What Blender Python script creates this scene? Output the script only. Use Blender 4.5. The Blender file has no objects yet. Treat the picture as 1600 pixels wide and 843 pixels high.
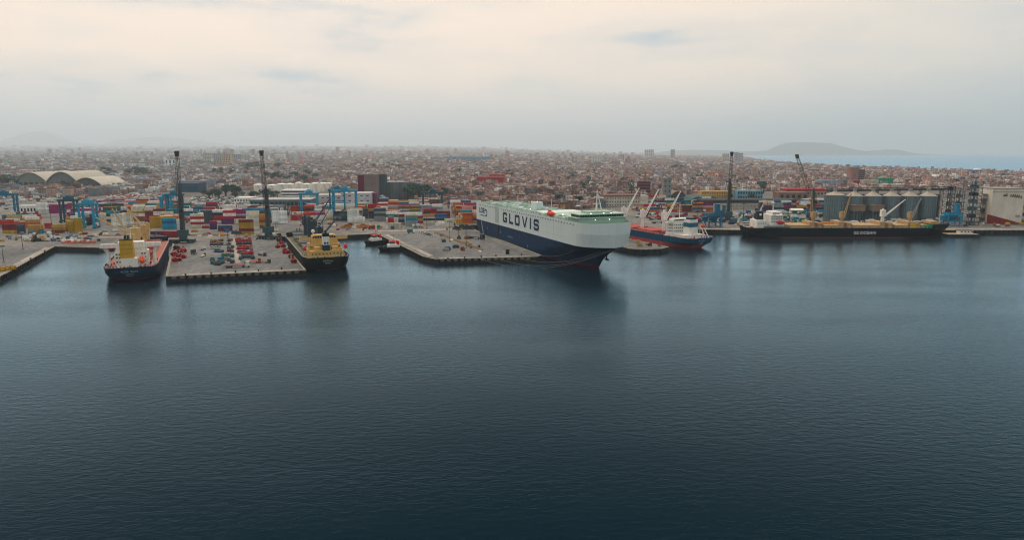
import bpy, bmesh, math, random
import numpy as np
from mathutils import Vector, Matrix
R = math.radians
random.seed(7); rng = np.random.default_rng(11)
SC = bpy.context.scene
COL = SC.collection

# ------------------------------------------------------------------ camera
F = 1081.0; TH = math.atan(183.0 / F); CH = 75.0          # focal length in photo pixels, pitch, flying height
cam = bpy.data.cameras.new('camera'); cam.sensor_width = 36; cam.lens = F / 1600 * 36
cam.clip_start = 1; cam.clip_end = 150000
co = bpy.data.objects.new('camera', cam); COL.objects.link(co)
co.location = (0, 0, CH); co.rotation_euler = (math.pi / 2 - TH, 0, 0)
SC.camera = co

# ------------------------------------------------------------------ sky, sun, exposure
SUN_EL, SUN_AZ = 52, -28
w = bpy.data.worlds.new('World'); SC.world = w; w.use_nodes = True
nt = w.node_tree; N = nt.nodes; Lk = nt.links
for n in list(N): N.remove(n)
out = N.new('ShaderNodeOutputWorld'); bg = N.new('ShaderNodeBackground'); bg.inputs[1].default_value = 0.1
sky = N.new('ShaderNodeTexSky'); sky.sky_type = 'NISHITA'; sky.sun_disc = False
sky.sun_elevation = R(SUN_EL); sky.sun_rotation = R(SUN_AZ); sky.dust_density = 4; sky.altitude = 50
tc = N.new('ShaderNodeTexCoord')
def wnode(t, **k):
    n = N.new(t)
    for a, b in k.items(): setattr(n, a, b)
    return n
sep = wnode('ShaderNodeSeparateXYZ'); Lk.new(tc.outputs['Generated'], sep.inputs[0])
mp = wnode('ShaderNodeMapping'); mp.inputs['Scale'].default_value = (3.2, 3.2, 15); mp.inputs['Location'].default_value = (3.1, 1.0, .4)
Lk.new(tc.outputs['Generated'], mp.inputs[0])
no = wnode('ShaderNodeTexNoise'); no.inputs['Scale'].default_value = 1.15; no.inputs['Detail'].default_value = 4; no.inputs['Roughness'].default_value = .48
Lk.new(mp.outputs[0], no.inputs['Vector'])
rp = wnode('ShaderNodeValToRGB')
rp.color_ramp.elements[0].position = .30; rp.color_ramp.elements[0].color = (6.6, 7.1, 7.3, 1)
rp.color_ramp.elements[1].position = .60; rp.color_ramp.elements[1].color = (11.8, 9.7, 7.9, 1)
e = rp.color_ramp.elements.new(.42); e.color = (10.2, 8.9, 7.7, 1)
nb = wnode('ShaderNodeTexNoise'); nb.inputs['Scale'].default_value = 3.4; nb.inputs['Detail'].default_value = 6; nb.inputs['Roughness'].default_value = .55; Lk.new(mp.outputs[0], nb.inputs['Vector'])
nm_ = wnode('ShaderNodeMath', operation='MULTIPLY_ADD'); nm_.inputs[1].default_value = .30; Lk.new(nb.outputs['Fac'], nm_.inputs[0])
ns = wnode('ShaderNodeMath', operation='SUBTRACT'); ns.inputs[1].default_value = .15; Lk.new(no.outputs['Fac'], ns.inputs[0]); Lk.new(ns.outputs[0], nm_.inputs[2]); Lk.new(nm_.outputs[0], rp.inputs[0])
mr = wnode('ShaderNodeMapRange', interpolation_type='SMOOTHSTEP'); mr.inputs[1].default_value = -.02; mr.inputs[2].default_value = .115
Lk.new(sep.outputs['Z'], mr.inputs[0])
low = wnode('ShaderNodeMix', data_type='RGBA'); low.inputs[6].default_value = (6.5, 7.2, 7.6, 1)
Lk.new(mr.outputs[0], low.inputs[0]); Lk.new(rp.outputs[0], low.inputs[7])
sdv = (math.sin(R(SUN_AZ)) * math.cos(R(SUN_EL)), math.cos(R(SUN_AZ)) * math.cos(R(SUN_EL)), math.sin(R(SUN_EL)))
dt = wnode('ShaderNodeVectorMath', operation='DOT_PRODUCT'); dt.inputs[1].default_value = sdv; Lk.new(tc.outputs['Generated'], dt.inputs[0])
gl = wnode('ShaderNodeMapRange', interpolation_type='SMOOTHSTEP'); gl.inputs[1].default_value = .05; gl.inputs[2].default_value = .85; Lk.new(dt.outputs['Value'], gl.inputs[0])
tint = wnode('ShaderNodeMix', data_type='RGBA'); tint.inputs[6].default_value = (.62, .77, .87, 1); tint.inputs[7].default_value = (1.02, .99, .97, 1); Lk.new(gl.outputs[0], tint.inputs[0])   # clouds glow warm towards the veiled sun
cl = wnode('ShaderNodeMix', data_type='RGBA', blend_type='MULTIPLY'); cl.inputs[0].default_value = 1; Lk.new(low.outputs[2], cl.inputs[6]); Lk.new(tint.outputs[2], cl.inputs[7])
mx = wnode('ShaderNodeMix', data_type='RGBA'); mx.inputs[0].default_value = .95
Lk.new(sky.outputs[0], mx.inputs[6]); Lk.new(cl.outputs[2], mx.inputs[7])
Lk.new(mx.outputs[2], bg.inputs[0]); Lk.new(bg.outputs[0], out.inputs[0])
sl = bpy.data.lights.new('sun', 'SUN'); sl.energy = 1.4; sl.angle = R(18); sl.color = (1, .93, .84)
so = bpy.data.objects.new('sun', sl); COL.objects.link(so)
sd = Vector((math.sin(R(SUN_AZ)) * math.cos(R(SUN_EL)), math.cos(R(SUN_AZ)) * math.cos(R(SUN_EL)), math.sin(R(SUN_EL))))
so.rotation_euler = sd.to_track_quat('Z', 'Y').to_euler(); so.location = (0, 0, 800)
vs = SC.view_settings; vs.view_transform = 'Standard'; vs.look = 'None'; vs.exposure = 0.0; vs.gamma = 1
SC.render.engine = 'CYCLES'; SC.cycles.use_denoising = True
SC.cycles.max_bounces = 6; SC.cycles.volume_bounces = 2; SC.cycles.transparent_max_bounces = 8
SC.cycles.diffuse_bounces = 2; SC.cycles.glossy_bounces = 3; SC.cycles.caustics_reflective = False; SC.cycles.caustics_refractive = False
SC.cycles.filter_width = 1.15

# ------------------------------------------------------------------ helpers
def at(px, py, z=0.0, Y=None):
    """world point on the level z (or at the distance Y) that lies on the sight line of photo pixel px, py"""
    dx = (px - 800) / F; dy = (421.5 - py) / F
    d = (dx, math.cos(TH) + dy * math.sin(TH), -math.sin(TH) + dy * math.cos(TH))
    t = (z - CH) / d[2] if Y is None else Y / d[1]
    return Vector((d[0] * t, d[1] * t, CH + d[2] * t))
def px_of(p):
    yc = p[1] * math.cos(TH) - (p[2] - CH) * math.sin(TH); zc = p[1] * math.sin(TH) + (p[2] - CH) * math.cos(TH)
    return 800 + F * p[0] / yc, 421.5 - F * zc / yc
G = 3.5                                                      # quay level above the water

MATS = {}
def mat(name, rgb, rough=.6, metal=0.0, var=.12, scale=.35, rnd=0.0, dirt=0.0, spec=.22, zs=.35):
    if name in MATS: return MATS[name]
    lm = sum(rgb)/3; rgb = tuple(min(.9, max(.003, (lm+(c-lm)*1.28)*.82)) for c in rgb)
    m = bpy.data.materials.new(name); m.use_nodes = True; t = m.node_tree; b = t.nodes['Principled BSDF']
    b.inputs['Roughness'].default_value = rough; b.inputs['Metallic'].default_value = metal; b.inputs['Specular IOR Level'].default_value = spec
    tc = t.nodes.new('ShaderNodeTexCoord'); nz = t.nodes.new('ShaderNodeTexNoise')
    nz.inputs['Scale'].default_value = scale; nz.inputs['Detail'].default_value = 5; nz.inputs['Roughness'].default_value = .62
    mpn = t.nodes.new('ShaderNodeMapping'); mpn.inputs['Scale'].default_value = (1, 1, zs)
    t.links.new(tc.outputs['Object'], mpn.inputs[0]); t.links.new(mpn.outputs[0], nz.inputs['Vector'])
    r = t.nodes.new('ShaderNodeMapRange'); r.inputs[1].default_value = .3; r.inputs[2].default_value = .7
    r.inputs[3].default_value = 1 - var - dirt; r.inputs[4].default_value = 1 + var
    t.links.new(nz.outputs['Fac'], r.inputs[0])
    h = t.nodes.new('ShaderNodeHueSaturation'); h.inputs['Color'].default_value = (*rgb, 1)
    if rnd:
        oi = t.nodes.new('ShaderNodeObjectInfo'); mu = t.nodes.new('ShaderNodeMath'); mu.operation = 'MULTIPLY_ADD'
        mu.inputs[1].default_value = 2 * rnd; mu.inputs[2].default_value = 1 - rnd
        t.links.new(oi.outputs['Random'], mu.inputs[0]); m2 = t.nodes.new('ShaderNodeMath'); m2.operation = 'MULTIPLY'
        t.links.new(mu.outputs[0], m2.inputs[0]); t.links.new(r.outputs[0], m2.inputs[1]); t.links.new(m2.outputs[0], h.inputs['Value'])
    else: t.links.new(r.outputs[0], h.inputs['Value'])
    t.links.new(h.outputs[0], b.inputs['Base Color'])
    MATS[name] = m
    return m

class MB:
    """collects simple solids, then becomes one mesh object"""
    def __init__(s): s.v = []; s.f = []; s.m = []
    def add(s, vs, fs, m=0):
        o = len(s.v); s.v += [tuple(v) for v in vs]; s.f += [tuple(i + o for i in f) for f in fs]; s.m += [m] * len(fs); return s
    def box(s, x0, y0, z0, x1, y1, z1, m=0):
        return s.add([(x0,y0,z0),(x1,y0,z0),(x1,y1,z0),(x0,y1,z0),(x0,y0,z1),(x1,y0,z1),(x1,y1,z1),(x0,y1,z1)],
                     [(0,3,2,1),(4,5,6,7),(0,1,5,4),(1,2,6,5),(2,3,7,6),(3,0,4,7)], m)
    def cbox(s, cx, cy, z0, dx, dy, dz, m=0, rz=0):
        c, n = math.cos(rz), math.sin(rz); v = []
        for z in (z0, z0 + dz):
            for a, b in ((-1,-1),(1,-1),(1,1),(-1,1)):
                x, y = a * dx / 2, b * dy / 2; v.append((cx + x*c - y*n, cy + x*n + y*c, z))
        return s.add(v, [(0,3,2,1),(4,5,6,7),(0,1,5,4),(1,2,6,5),(2,3,7,6),(3,0,4,7)], m)
    def taper(s, cx, cy, z0, dx0, dy0, z1, dx1, dy1, m=0, ox=0, oy=0):
        v = [(cx+a*dx0/2, cy+b*dy0/2, z0) for a, b in ((-1,-1),(1,-1),(1,1),(-1,1))] + [(cx+ox+a*dx1/2, cy+oy+b*dy1/2, z1) for a, b in ((-1,-1),(1,-1),(1,1),(-1,1))]
        return s.add(v, [(0,3,2,1),(4,5,6,7),(0,1,5,4),(1,2,6,5),(2,3,7,6),(3,0,4,7)], m)
    def tube(s, p0, p1, r0, r1=None, n=8, m=0, cap=True):
        r1 = r0 if r1 is None else r1; p0, p1 = Vector(p0), Vector(p1); d = (p1 - p0).normalized()
        a = d.cross(Vector((0,0,1)) if abs(d.z) < .9 else Vector((1,0,0))).normalized(); b = d.cross(a); v = []
        for p, r in ((p0, r0), (p1, r1)):
            for i in range(n):
                t = 2*math.pi*(i+.5)/n; v.append(p + a*(r*math.cos(t)) + b*(r*math.sin(t)))
        fs = [(i, (i+1)%n, n+(i+1)%n, n+i) for i in range(n)]
        if cap: fs += [tuple(range(n))[::-1], tuple(range(n, 2*n))]
        return s.add(v, fs, m)
    def path(s, pts, r, n=5, m=0):
        for a, b in zip(pts, pts[1:]): s.tube(a, b, r, r, n, m, False)
        return s
    def prism(s, pts, z0, z1, m=0, mt=None):
        n = len(pts); v = [(p[0], p[1], z0) for p in pts] + [(p[0], p[1], z1) for p in pts]
        s.add(v, [(i, (i+1)%n, n+(i+1)%n, n+i) for i in range(n)] + [tuple(range(n))[::-1]], m)
        return s.add([(p[0], p[1], z1) for p in pts], [tuple(range(n))], m if mt is None else mt)
    def lathe(s, c, prof, n=20, m=0):
        v = []
        for r, z in prof:
            for i in range(n):
                t = 2*math.pi*i/n; v.append((c[0]+r*math.cos(t), c[1]+r*math.sin(t), c[2]+z))
        fs = []
        for k in range(len(prof)-1):
            for i in range(n): fs.append((k*n+i, k*n+(i+1)%n, (k+1)*n+(i+1)%n, (k+1)*n+i))
        fs += [tuple(range(n))[::-1], tuple((len(prof)-1)*n+i for i in range(n))]
        return s.add(v, fs, m)
    def lattice(s, p0, p1, w0, w1, nb, r, m=0, side=Vector((1,0,0))):
        """four chords with zigzag bracing"""
        p0, p1 = Vector(p0), Vector(p1); d = (p1-p0).normalized(); a = (side - d*side.dot(d)).normalized(); b = d.cross(a)
        def cor(t, k):
            wd = w0 + (w1-w0)*t; sx, sy = ((-1,-1),(1,-1),(1,1),(-1,1))[k]; return p0 + (p1-p0)*t + a*(sx*wd/2) + b*(sy*wd/2)
        for k in range(4):
            s.tube(cor(0,k), cor(1,k), r, r, 4, m, False)
            for i in range(nb):
                s.tube(cor(i/nb, k if i%2 else (k+1)%4), cor((i+1)/nb, (k+1)%4 if i%2 else k), r*.62, r*.62, 3, m, False)
        return s
    def build(s, name, mats, parent=None, loc=(0,0,0), rz=0, smooth=False):
        me = bpy.data.meshes.new(name); me.from_pydata(s.v, [], s.f)
        for m_ in (mats if isinstance(mats, (list, tuple)) else [mats]): me.materials.append(m_)
        me.polygons.foreach_set('material_index', s.m)
        if smooth: me.polygons.foreach_set('use_smooth', [True]*len(s.f))
        me.update()
        return link(name, me, parent, loc, rz)
def link(name, data, parent=None, loc=(0,0,0), rz=0):
    o = bpy.data.objects.new(name, data); COL.objects.link(o); o.location = loc; o.rotation_euler = (0, 0, rz)
    if parent: o.parent = parent
    return o
LABS = []
def tag(o, label, cat, group=None, kind=None):
    if label: o['label'] = label; LABS.append(o)
    if cat: o['category'] = cat
    if group: o['group'] = group
    if kind: o['kind'] = kind
    return o
def thing(name, label, cat, loc=(0,0,0), rz=0, group=None):
    return tag(link(name, None, None, loc, rz), label, cat, group)
def struct(o): o['kind'] = 'structure'; return o
def copy_tree(o, parent=None):
    c = o.copy(); COL.objects.link(c); c.parent = parent
    for ch in [k for k in o.children]: copy_tree(ch, c)
    return c
KIDS = {}
def spawn(proto, loc, rz, label, group, matmap=None, scale=1.0):
    """a copy of a prototype thing and its parts; matmap swaps part materials by part name"""
    if not proto.get('used'):
        proto['used'] = 1; o = proto; KIDS[proto.name] = [c for c in COL.objects if c.parent == proto]
        ks = KIDS[proto.name]
    else:
        o = proto.copy(); COL.objects.link(o); ks = []
        for c in KIDS[proto.name]:
            k = c.copy(); COL.objects.link(k); k.parent = o; ks.append(k)
    o.location = loc; o.rotation_euler = (0, 0, rz); o.scale = (scale,)*3
    for k in ks:
        base = k.name.split('.')[0]
        if matmap and base in matmap:
            k.material_slots[0].link = 'OBJECT'; k.material_slots[0].material = matmap[base]
    o['label'] = label; o['group'] = group
    if o not in LABS: LABS.append(o)
    return o
def text(body, size, m, parent, loc, rot, bold=.02, name='lettering', sx=1.0, spacing=1.0):
    c = bpy.data.curves.new(name, 'FONT'); c.body = body; c.size = size; c.extrude = .03; c.offset = bold * size
    c.align_x = 'CENTER'; c.align_y = 'CENTER'; c.space_character = spacing; c.resolution_u = 3
    c.materials.append(m); o = bpy.data.objects.new(name, c); COL.objects.link(o)
    bpy.context.view_layer.update(); me = bpy.data.meshes.new_from_object(o.evaluated_get(bpy.context.evaluated_depsgraph_get())); bpy.data.objects.remove(o)
    o = link(name, me, parent); o.location = loc; o.rotation_euler = rot; o.scale = (sx, 1, 1)
    return o

# ------------------------------------------------------------------ materials
def water_mat():
    m = bpy.data.materials.new('harbour_water'); m.use_nodes = True; t = m.node_tree; b = t.nodes['Principled BSDF']
    t.nodes.remove(b); om = t.nodes['Material Output']
    df = t.nodes.new('ShaderNodeBsdfDiffuse'); df.inputs[0].default_value = (.0008, .0112, .0205, 1)          # light scattered back by the water body
    gs = t.nodes.new('ShaderNodeBsdfGlossy'); gs.inputs['Color'].default_value = (.52, .76, .93, 1); gs.inputs['Roughness'].default_value = .13
    lw = t.nodes.new('ShaderNodeLayerWeight'); lw.inputs[0].default_value = .5
    pw = t.nodes.new('ShaderNodeMath'); pw.operation = 'POWER'; pw.inputs[1].default_value = 8.0; t.links.new(lw.outputs['Facing'], pw.inputs[0])
    fr = t.nodes.new('ShaderNodeMath'); fr.operation = 'MULTIPLY_ADD'; fr.use_clamp = True; fr.inputs[1].default_value = 2.1; fr.inputs[2].default_value = .002; t.links.new(pw.outputs[0], fr.inputs[0])
    ms = t.nodes.new('ShaderNodeMixShader'); t.links.new(fr.outputs[0], ms.inputs[0]); t.links.new(df.outputs[0], ms.inputs[1]); t.links.new(gs.outputs[0], ms.inputs[2]); t.links.new(ms.outputs[0], om.inputs['Surface'])
    tc = t.nodes.new('ShaderNodeTexCoord')
    def noise(scale, sc3, det, rot=0.0):
        mp = t.nodes.new('ShaderNodeMapping'); mp.inputs['Scale'].default_value = sc3; mp.inputs['Rotation'].default_value = (0, 0, rot)
        t.links.new(tc.outputs['Object'], mp.inputs[0]); n = t.nodes.new('ShaderNodeTexNoise'); n.inputs['Scale'].default_value = scale
        n.inputs['Detail'].default_value = det; n.inputs['Roughness'].default_value = .55; t.links.new(mp.outputs[0], n.inputs['Vector']); return n
    a = noise(.27, (1, 2.0, 1), 5, R(-14)); c = noise(.9, (1, 1.8, 1), 3, R(14)); big = noise(.0055, (1, 3.4, 1), 5, R(-12))
    s1 = t.nodes.new('ShaderNodeMath'); s1.operation = 'MULTIPLY_ADD'; s1.inputs[1].default_value = .38
    t.links.new(c.outputs['Fac'], s1.inputs[0]); t.links.new(a.outputs['Fac'], s1.inputs[2])
    pr = t.nodes.new('ShaderNodeMapRange'); pr.inputs[1].default_value = .40; pr.inputs[2].default_value = .62; pr.inputs[3].default_value = .42; pr.inputs[4].default_value = 1.0
    t.links.new(big.outputs['Fac'], pr.inputs[0])
    bp = t.nodes.new('ShaderNodeBump'); bp.inputs['Distance'].default_value = .23
    t.links.new(pr.outputs[0], bp.inputs['Strength']); t.links.new(s1.outputs[0], bp.inputs['Height']); t.links.new(bp.outputs[0], gs.inputs['Normal']); t.links.new(bp.outputs[0], lw.inputs['Normal'])
    return m
def ground_mat(name, ca, cb, scale, cc=None):
    m = bpy.data.materials.new(name); m.use_nodes = True; t = m.node_tree; b = t.nodes['Principled BSDF']; b.inputs['Roughness'].default_value = .9
    tc = t.nodes.new('ShaderNodeTexCoord'); mp = t.nodes.new('ShaderNodeMapping'); mp.inputs['Rotation'].default_value = (0, 0, R(23)); mp.inputs['Scale'].default_value = (1, .35, 1)
    t.links.new(tc.outputs['Object'], mp.inputs[0])
    n = t.nodes.new('ShaderNodeTexNoise'); n.inputs['Scale'].default_value = scale; n.inputs['Detail'].default_value = 8; n.inputs['Roughness'].default_value = .65
    t.links.new(mp.outputs[0], n.inputs['Vector']); r = t.nodes.new('ShaderNodeValToRGB'); t.links.new(n.outputs['Fac'], r.inputs[0])
    r.color_ramp.elements[0].position = .36; r.color_ramp.elements[0].color = (*ca, 1); r.color_ramp.elements[1].position = .62; r.color_ramp.elements[1].color = (*cb, 1)
    n2 = t.nodes.new('ShaderNodeTexNoise'); n2.inputs['Scale'].default_value = scale*9; n2.inputs['Detail'].default_value = 5; t.links.new(tc.outputs['Object'], n2.inputs['Vector'])
    mr = t.nodes.new('ShaderNodeMapRange'); mr.inputs[1].default_value = .3; mr.inputs[2].default_value = .7; mr.inputs[3].default_value = .5; mr.inputs[4].default_value = 1.35; t.links.new(n2.outputs['Fac'], mr.inputs[0])
    mm = t.nodes.new('ShaderNodeMix'); mm.data_type = 'RGBA'; mm.blend_type = 'MULTIPLY'; mm.inputs[0].default_value = 1
    t.links.new(r.outputs[0], mm.inputs[6]); t.links.new(mr.outputs[0], mm.inputs[7]); t.links.new(mm.outputs[2], b.inputs['Base Color'])
    return m
def city_mat():
    """walls and roofs take their paint from the face colour; rows of small window openings too far off to build"""
    m = bpy.data.materials.new('city_masonry'); m.use_nodes = True; t = m.node_tree; b = t.nodes['Principled BSDF']; b.inputs['Roughness'].default_value = .9
    at_ = t.nodes.new('ShaderNodeAttribute'); at_.attribute_name = 'paint'
    ge = t.nodes.new('ShaderNodeNewGeometry'); sp = t.nodes.new('ShaderNodeSeparateXYZ'); t.links.new(ge.outputs['Position'], sp.inputs[0])
    sn = t.nodes.new('ShaderNodeSeparateXYZ'); t.links.new(ge.outputs['True Normal'], sn.inputs[0])
    def ma(op, a, b_=None, c=None):
        n = t.nodes.new('ShaderNodeMath'); n.operation = op
        for i, q in enumerate((a, b_, c)):
            if q is None: continue
            if isinstance(q, (int, float)): n.inputs[i].default_value = q
            else: t.links.new(q, n.inputs[i])
        return n.outputs[0]
    hx = ma('MULTIPLY', ma('ADD', sp.outputs[0], sp.outputs[1]), .33); hz = ma('MULTIPLY', sp.outputs[2], .345)
    wx = ma('GREATER_THAN', ma('FRACT', hx), .58); wz = ma('LESS_THAN', ma('ABSOLUTE', ma('SUBTRACT', ma('FRACT', hz), .55)), .24)
    wall = ma('LESS_THAN', ma('ABSOLUTE', sn.outputs[2]), .5); mask = ma('MULTIPLY', ma('MULTIPLY', wx, wz), ma('MULTIPLY', wall, .72))
    nz = t.nodes.new('ShaderNodeTexNoise'); nz.inputs['Scale'].default_value = .16; nz.inputs['Detail'].default_value = 4; t.links.new(ge.outputs['Position'], nz.inputs['Vector'])
    v = ma('MULTIPLY_ADD', nz.outputs['Fac'], 1.1, .28)
    hs = t.nodes.new('ShaderNodeHueSaturation'); t.links.new(at_.outputs['Color'], hs.inputs['Color']); t.links.new(v, hs.inputs['Value'])
    mm = t.nodes.new('ShaderNodeMix'); mm.data_type = 'RGBA'; mm.inputs[7].default_value = (.03, .035, .04, 1)
    t.links.new(mask, mm.inputs[0]); t.links.new(hs.outputs[0], mm.inputs[6]); t.links.new(mm.outputs[2], b.inputs['Base Color'])
    return m
M_WATER = water_mat()
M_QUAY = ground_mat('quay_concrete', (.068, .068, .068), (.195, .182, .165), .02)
M_APRON = ground_mat('pier_asphalt', (.075, .08, .085), (.18, .178, .172), .03)
M_CITYG = ground_mat('city_earth', (.07, .06, .055), (.15, .13, .115), .004)
M_CITY = city_mat()
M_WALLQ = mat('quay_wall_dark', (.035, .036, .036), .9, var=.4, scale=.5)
M_COPING = mat('coping', (.33, .30, .25), .9, var=.2)
M_WHITE = mat('ship_white', (.96, .94, .89), .5, var=.1, scale=.6, dirt=.1)
M_BLACK = mat('black_paint', (.012, .013, .015), .5)
M_DARK = mat('dark_steel', (.035, .042, .045), .55)
M_GLASS = mat('window_glass', (.012, .018, .024), .12, var=.05)
M_TYRE = mat('tyre', (.02, .02, .02), .9)
M_STEEL = mat('galvanised', (.30, .31, .31), .5, .2)
M_RED = mat('red_paint', (.40, .035, .03), .5)
M_ROPE = mat('mooring_rope', (.38, .38, .37), .9)
M_FLOOD = mat('lamp_head', (.6, .6, .58), .4)

# ------------------------------------------------------------------ setting: water, quays, city ground, hills
wm = MB(); wm.add([(-60000,-3000,0),(60000,-3000,0),(60000,62000,0),(-60000,62000,0)], [(0,1,2,3)])
struct(wm.build('water', M_WATER))
SHORE = [(-900,262),(-268,320),(-300,399),(-354,531),(-316,524),(-322,573),(-283,574),(-203,399),(-127,421),(-203,596),(-160,600),(-121,616),
         (-62,478),(-52,466),(17,477),(21,484),(-36,652),(-48,690),(8,706),(34,650),(89,518),(96,514),(112,517),(121,528),(72,640),(66,655),(170,653),(215,646),(520,645),(900,640)]
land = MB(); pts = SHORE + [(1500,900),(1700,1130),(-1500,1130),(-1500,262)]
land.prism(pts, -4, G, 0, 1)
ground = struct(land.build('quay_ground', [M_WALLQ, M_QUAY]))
# lighter coping kerb along every quay edge
cp = MB()
for a, b in zip(SHORE[:-1], SHORE[1:]):
    a, b = Vector((*a, 0)), Vector((*b, 0)); d = (b-a).normalized(); n = Vector((-d.y, d.x, 0))
    q = [a + d*.02, b - d*.02, b - d*.02 + n*1.3, a + d*.02 + n*1.3]
    cp.prism(q, G - .4, G + .22)
cp.build('coping', M_COPING, ground)
fe = MB(); fe.box(-.55, -.7, -2.6, .55, .1, .1); f0 = fe.build('fender', mat('fender_rubber', (.02, .02, .02), .9), ground); nf = 0
ft = MB(); ft.box(-1.2, -.35, -1.5, 1.2, .1, -.12); t0 = ft.build('wall_panel', mat('quay_panel', (.17, .165, .155), .9, var=.3), ground); t0.location.z = -50
def along(edge, step, proto, z=G):
    global nf
    a, b = Vector((*edge[0], 0)), Vector((*edge[1], 0)); d = (b-a); k = int(d.length/step); d.normalize()
    for i in range(k):
        p = a + d*(step*(i+.5)); o = proto if nf == 0 else proto.copy()
        if nf: COL.objects.link(o)
        nf += 1; o.parent = ground; o.location = (p.x, p.y, z); o.rotation_euler = (0, 0, math.atan2(d.y, d.x))
for ed in ((SHORE[7], SHORE[8]), (SHORE[2], SHORE[3]), (SHORE[13], SHORE[14]), (SHORE[11], SHORE[12]), (SHORE[26], SHORE[27]), (SHORE[21], SHORE[22]), (SHORE[27], (560, 645))): along(ed, 4.6, f0)
t0.location.z = G; nf = 0
for ed in ((SHORE[7], SHORE[8]), (SHORE[13], SHORE[14])): along(((ed[0][0]+2, ed[0][1]+.6), ed[1]), 4.6, t0)
# pier aprons, medians and painted lines as thin sheets
def sheet(name, pts, z, m):
    s = MB(); s.add([(p[0], p[1], z) for p in pts], [tuple(range(len(pts)))]); return struct(s.build(name, m))
sheet('pier_pavement', [(-199,404),(-131,423),(-204,588),(-272,566)], G+.02, M_APRON)
sheet('pier_pavement', [(-50,470),(14,480),(-40,640),(-118,612)], G+.02, M_APRON)
sheet('pier_pavement', [(-303,408),(-350,520),(-400,540),(-470,470),(-420,380)], G+.02, M_APRON)
M_PALE = ground_mat('pale_concrete', (.22, .205, .18), (.36, .325, .28), .05)
def strip(name, a, b, wd, z, m):
    a, b = Vector((a[0], a[1], 0)), Vector((b[0], b[1], 0)); n = (b-a).normalized(); n = Vector((-n.y, n.x, 0))*wd/2
    return sheet(name, [a-n, b-n, b+n, a+n], z, m)
strip('median_pavement', at(372, 411, G), at(364, 372, G), 3.2, G+.05, M_PALE)
strip('edge_pavement', (-196,405), (-133,424), 4.5, G+.045, M_PALE)
strip('edge_pavement', (-50,470), (13,480), 4.0, G+.045, M_PALE)
strip('edge_pavement', (-57,481), (-112,610), 4.0, G+.04, M_PALE)
strip('edge_pavement', (-305,404), (-355,524), 4.0, G+.045, M_PALE)
strip('quay_road', at(60, 372, G), at(440, 366, G), 9, G+.03, M_PALE)
strip('quay_road', at(590, 361, G), at(742, 357, G), 10, G+.03, M_PALE)
strip('quay_road', (180, 656), (560, 655), 12, G+.03, M_PALE)
M_LINE = mat('road_paint', (.62, .60, .55), .8, var=.3, scale=1.5)
strip('painted_line', at(668, 388, G), at(708, 387, G), .6, G+.06, M_LINE)
strip('painted_line', at(735, 384, G), at(752, 393, G), 1.6, G+.06, M_LINE)

COAST = [(600,1100),(1130,1500),(1500,1600),(2000,1800),(2459,1803),(3000,1735),(3608,1651),(5000,1950),(6757,2375),(10000,3400),(17000,4700),(25000,6500),(36000,9000)]
def coast(Y): return float(np.interp(Y, [c[0] for c in COAST], [c[1] for c in COAST]))
def ground_z(X, Y):
    f = np.clip((np.interp(Y, [c[0] for c in COAST], [c[1] for c in COAST]) - X) / (1400.0 + .36*Y), 0, 1); f = f*f*(3-2*f)
    return 3.4 + (np.clip(Y - 2300, 0, 9700) * .0085 + np.clip(Y - 12000, 0, 24000) * .0135) * f
gm = MB(); ys = [1122,1300,1600,2000,2459,3000,3608,4300,5000,5900,6757,8000,10000,12000,14500,17000,20000,24000,30000,36000]
nx = 24; vs_ = []
for Y in ys:
    xr = coast(Y); xl = -1.15*Y - 600
    for i in range(nx+1):
        X = xl + (xr-xl)*(i/nx)**.8; vs_.append((X, Y, float(ground_z(X, Y))))
gm.add(vs_, [(j*(nx+1)+i, j*(nx+1)+i+1, (j+1)*(nx+1)+i+1, (j+1)*(nx+1)+i) for j in range(len(ys)-1) for i in range(nx)])
struct(gm.build('city_ground', M_CITYG))
# hills: ridge meshes with real depth
def ridge(name, prof, Y, depth, m):
    hm = MB(); n = len(prof); rows = ((-1.0, 0.0), (-.55, .42), (-.2, .9), (0, 1.0), (.35, .7), (1.0, 0.0)); vv = []
    for k, (dy, fz) in enumerate(rows):
        for i, (px, py) in enumerate(prof):
            p = at(px, py, Y=Y); wob = 1 + .10*math.sin(i*1.7 + k*2.1)
            vv.append((p.x, Y + dy*depth, -2 if fz == 0 else max(-2, p.z*fz*(wob if fz < 1 else 1))))
    hm.add(vv, [(k*n+i, k*n+i+1, (k+1)*n+i+1, (k+1)*n+i) for k in range(len(rows)-1) for i in range(n-1)])
    return struct(hm.build(name, m, smooth=True))
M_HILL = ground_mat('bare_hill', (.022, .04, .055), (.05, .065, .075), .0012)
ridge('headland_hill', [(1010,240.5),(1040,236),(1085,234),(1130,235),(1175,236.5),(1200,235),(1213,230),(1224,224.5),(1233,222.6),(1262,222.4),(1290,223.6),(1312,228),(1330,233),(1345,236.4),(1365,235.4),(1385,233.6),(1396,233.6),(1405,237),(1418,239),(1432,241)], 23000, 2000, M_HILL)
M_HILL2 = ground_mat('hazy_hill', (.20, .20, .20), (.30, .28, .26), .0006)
ridge('inland_hill', [(-60,240),(-10,222),(20,218),(40,209),(62,204),(82,208),(104,219),(128,224),(160,226),(185,220),(215,215),(250,214),(290,217),(330,222),(380,228),(430,240)], 32000, 2500, M_HILL2)

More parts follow.
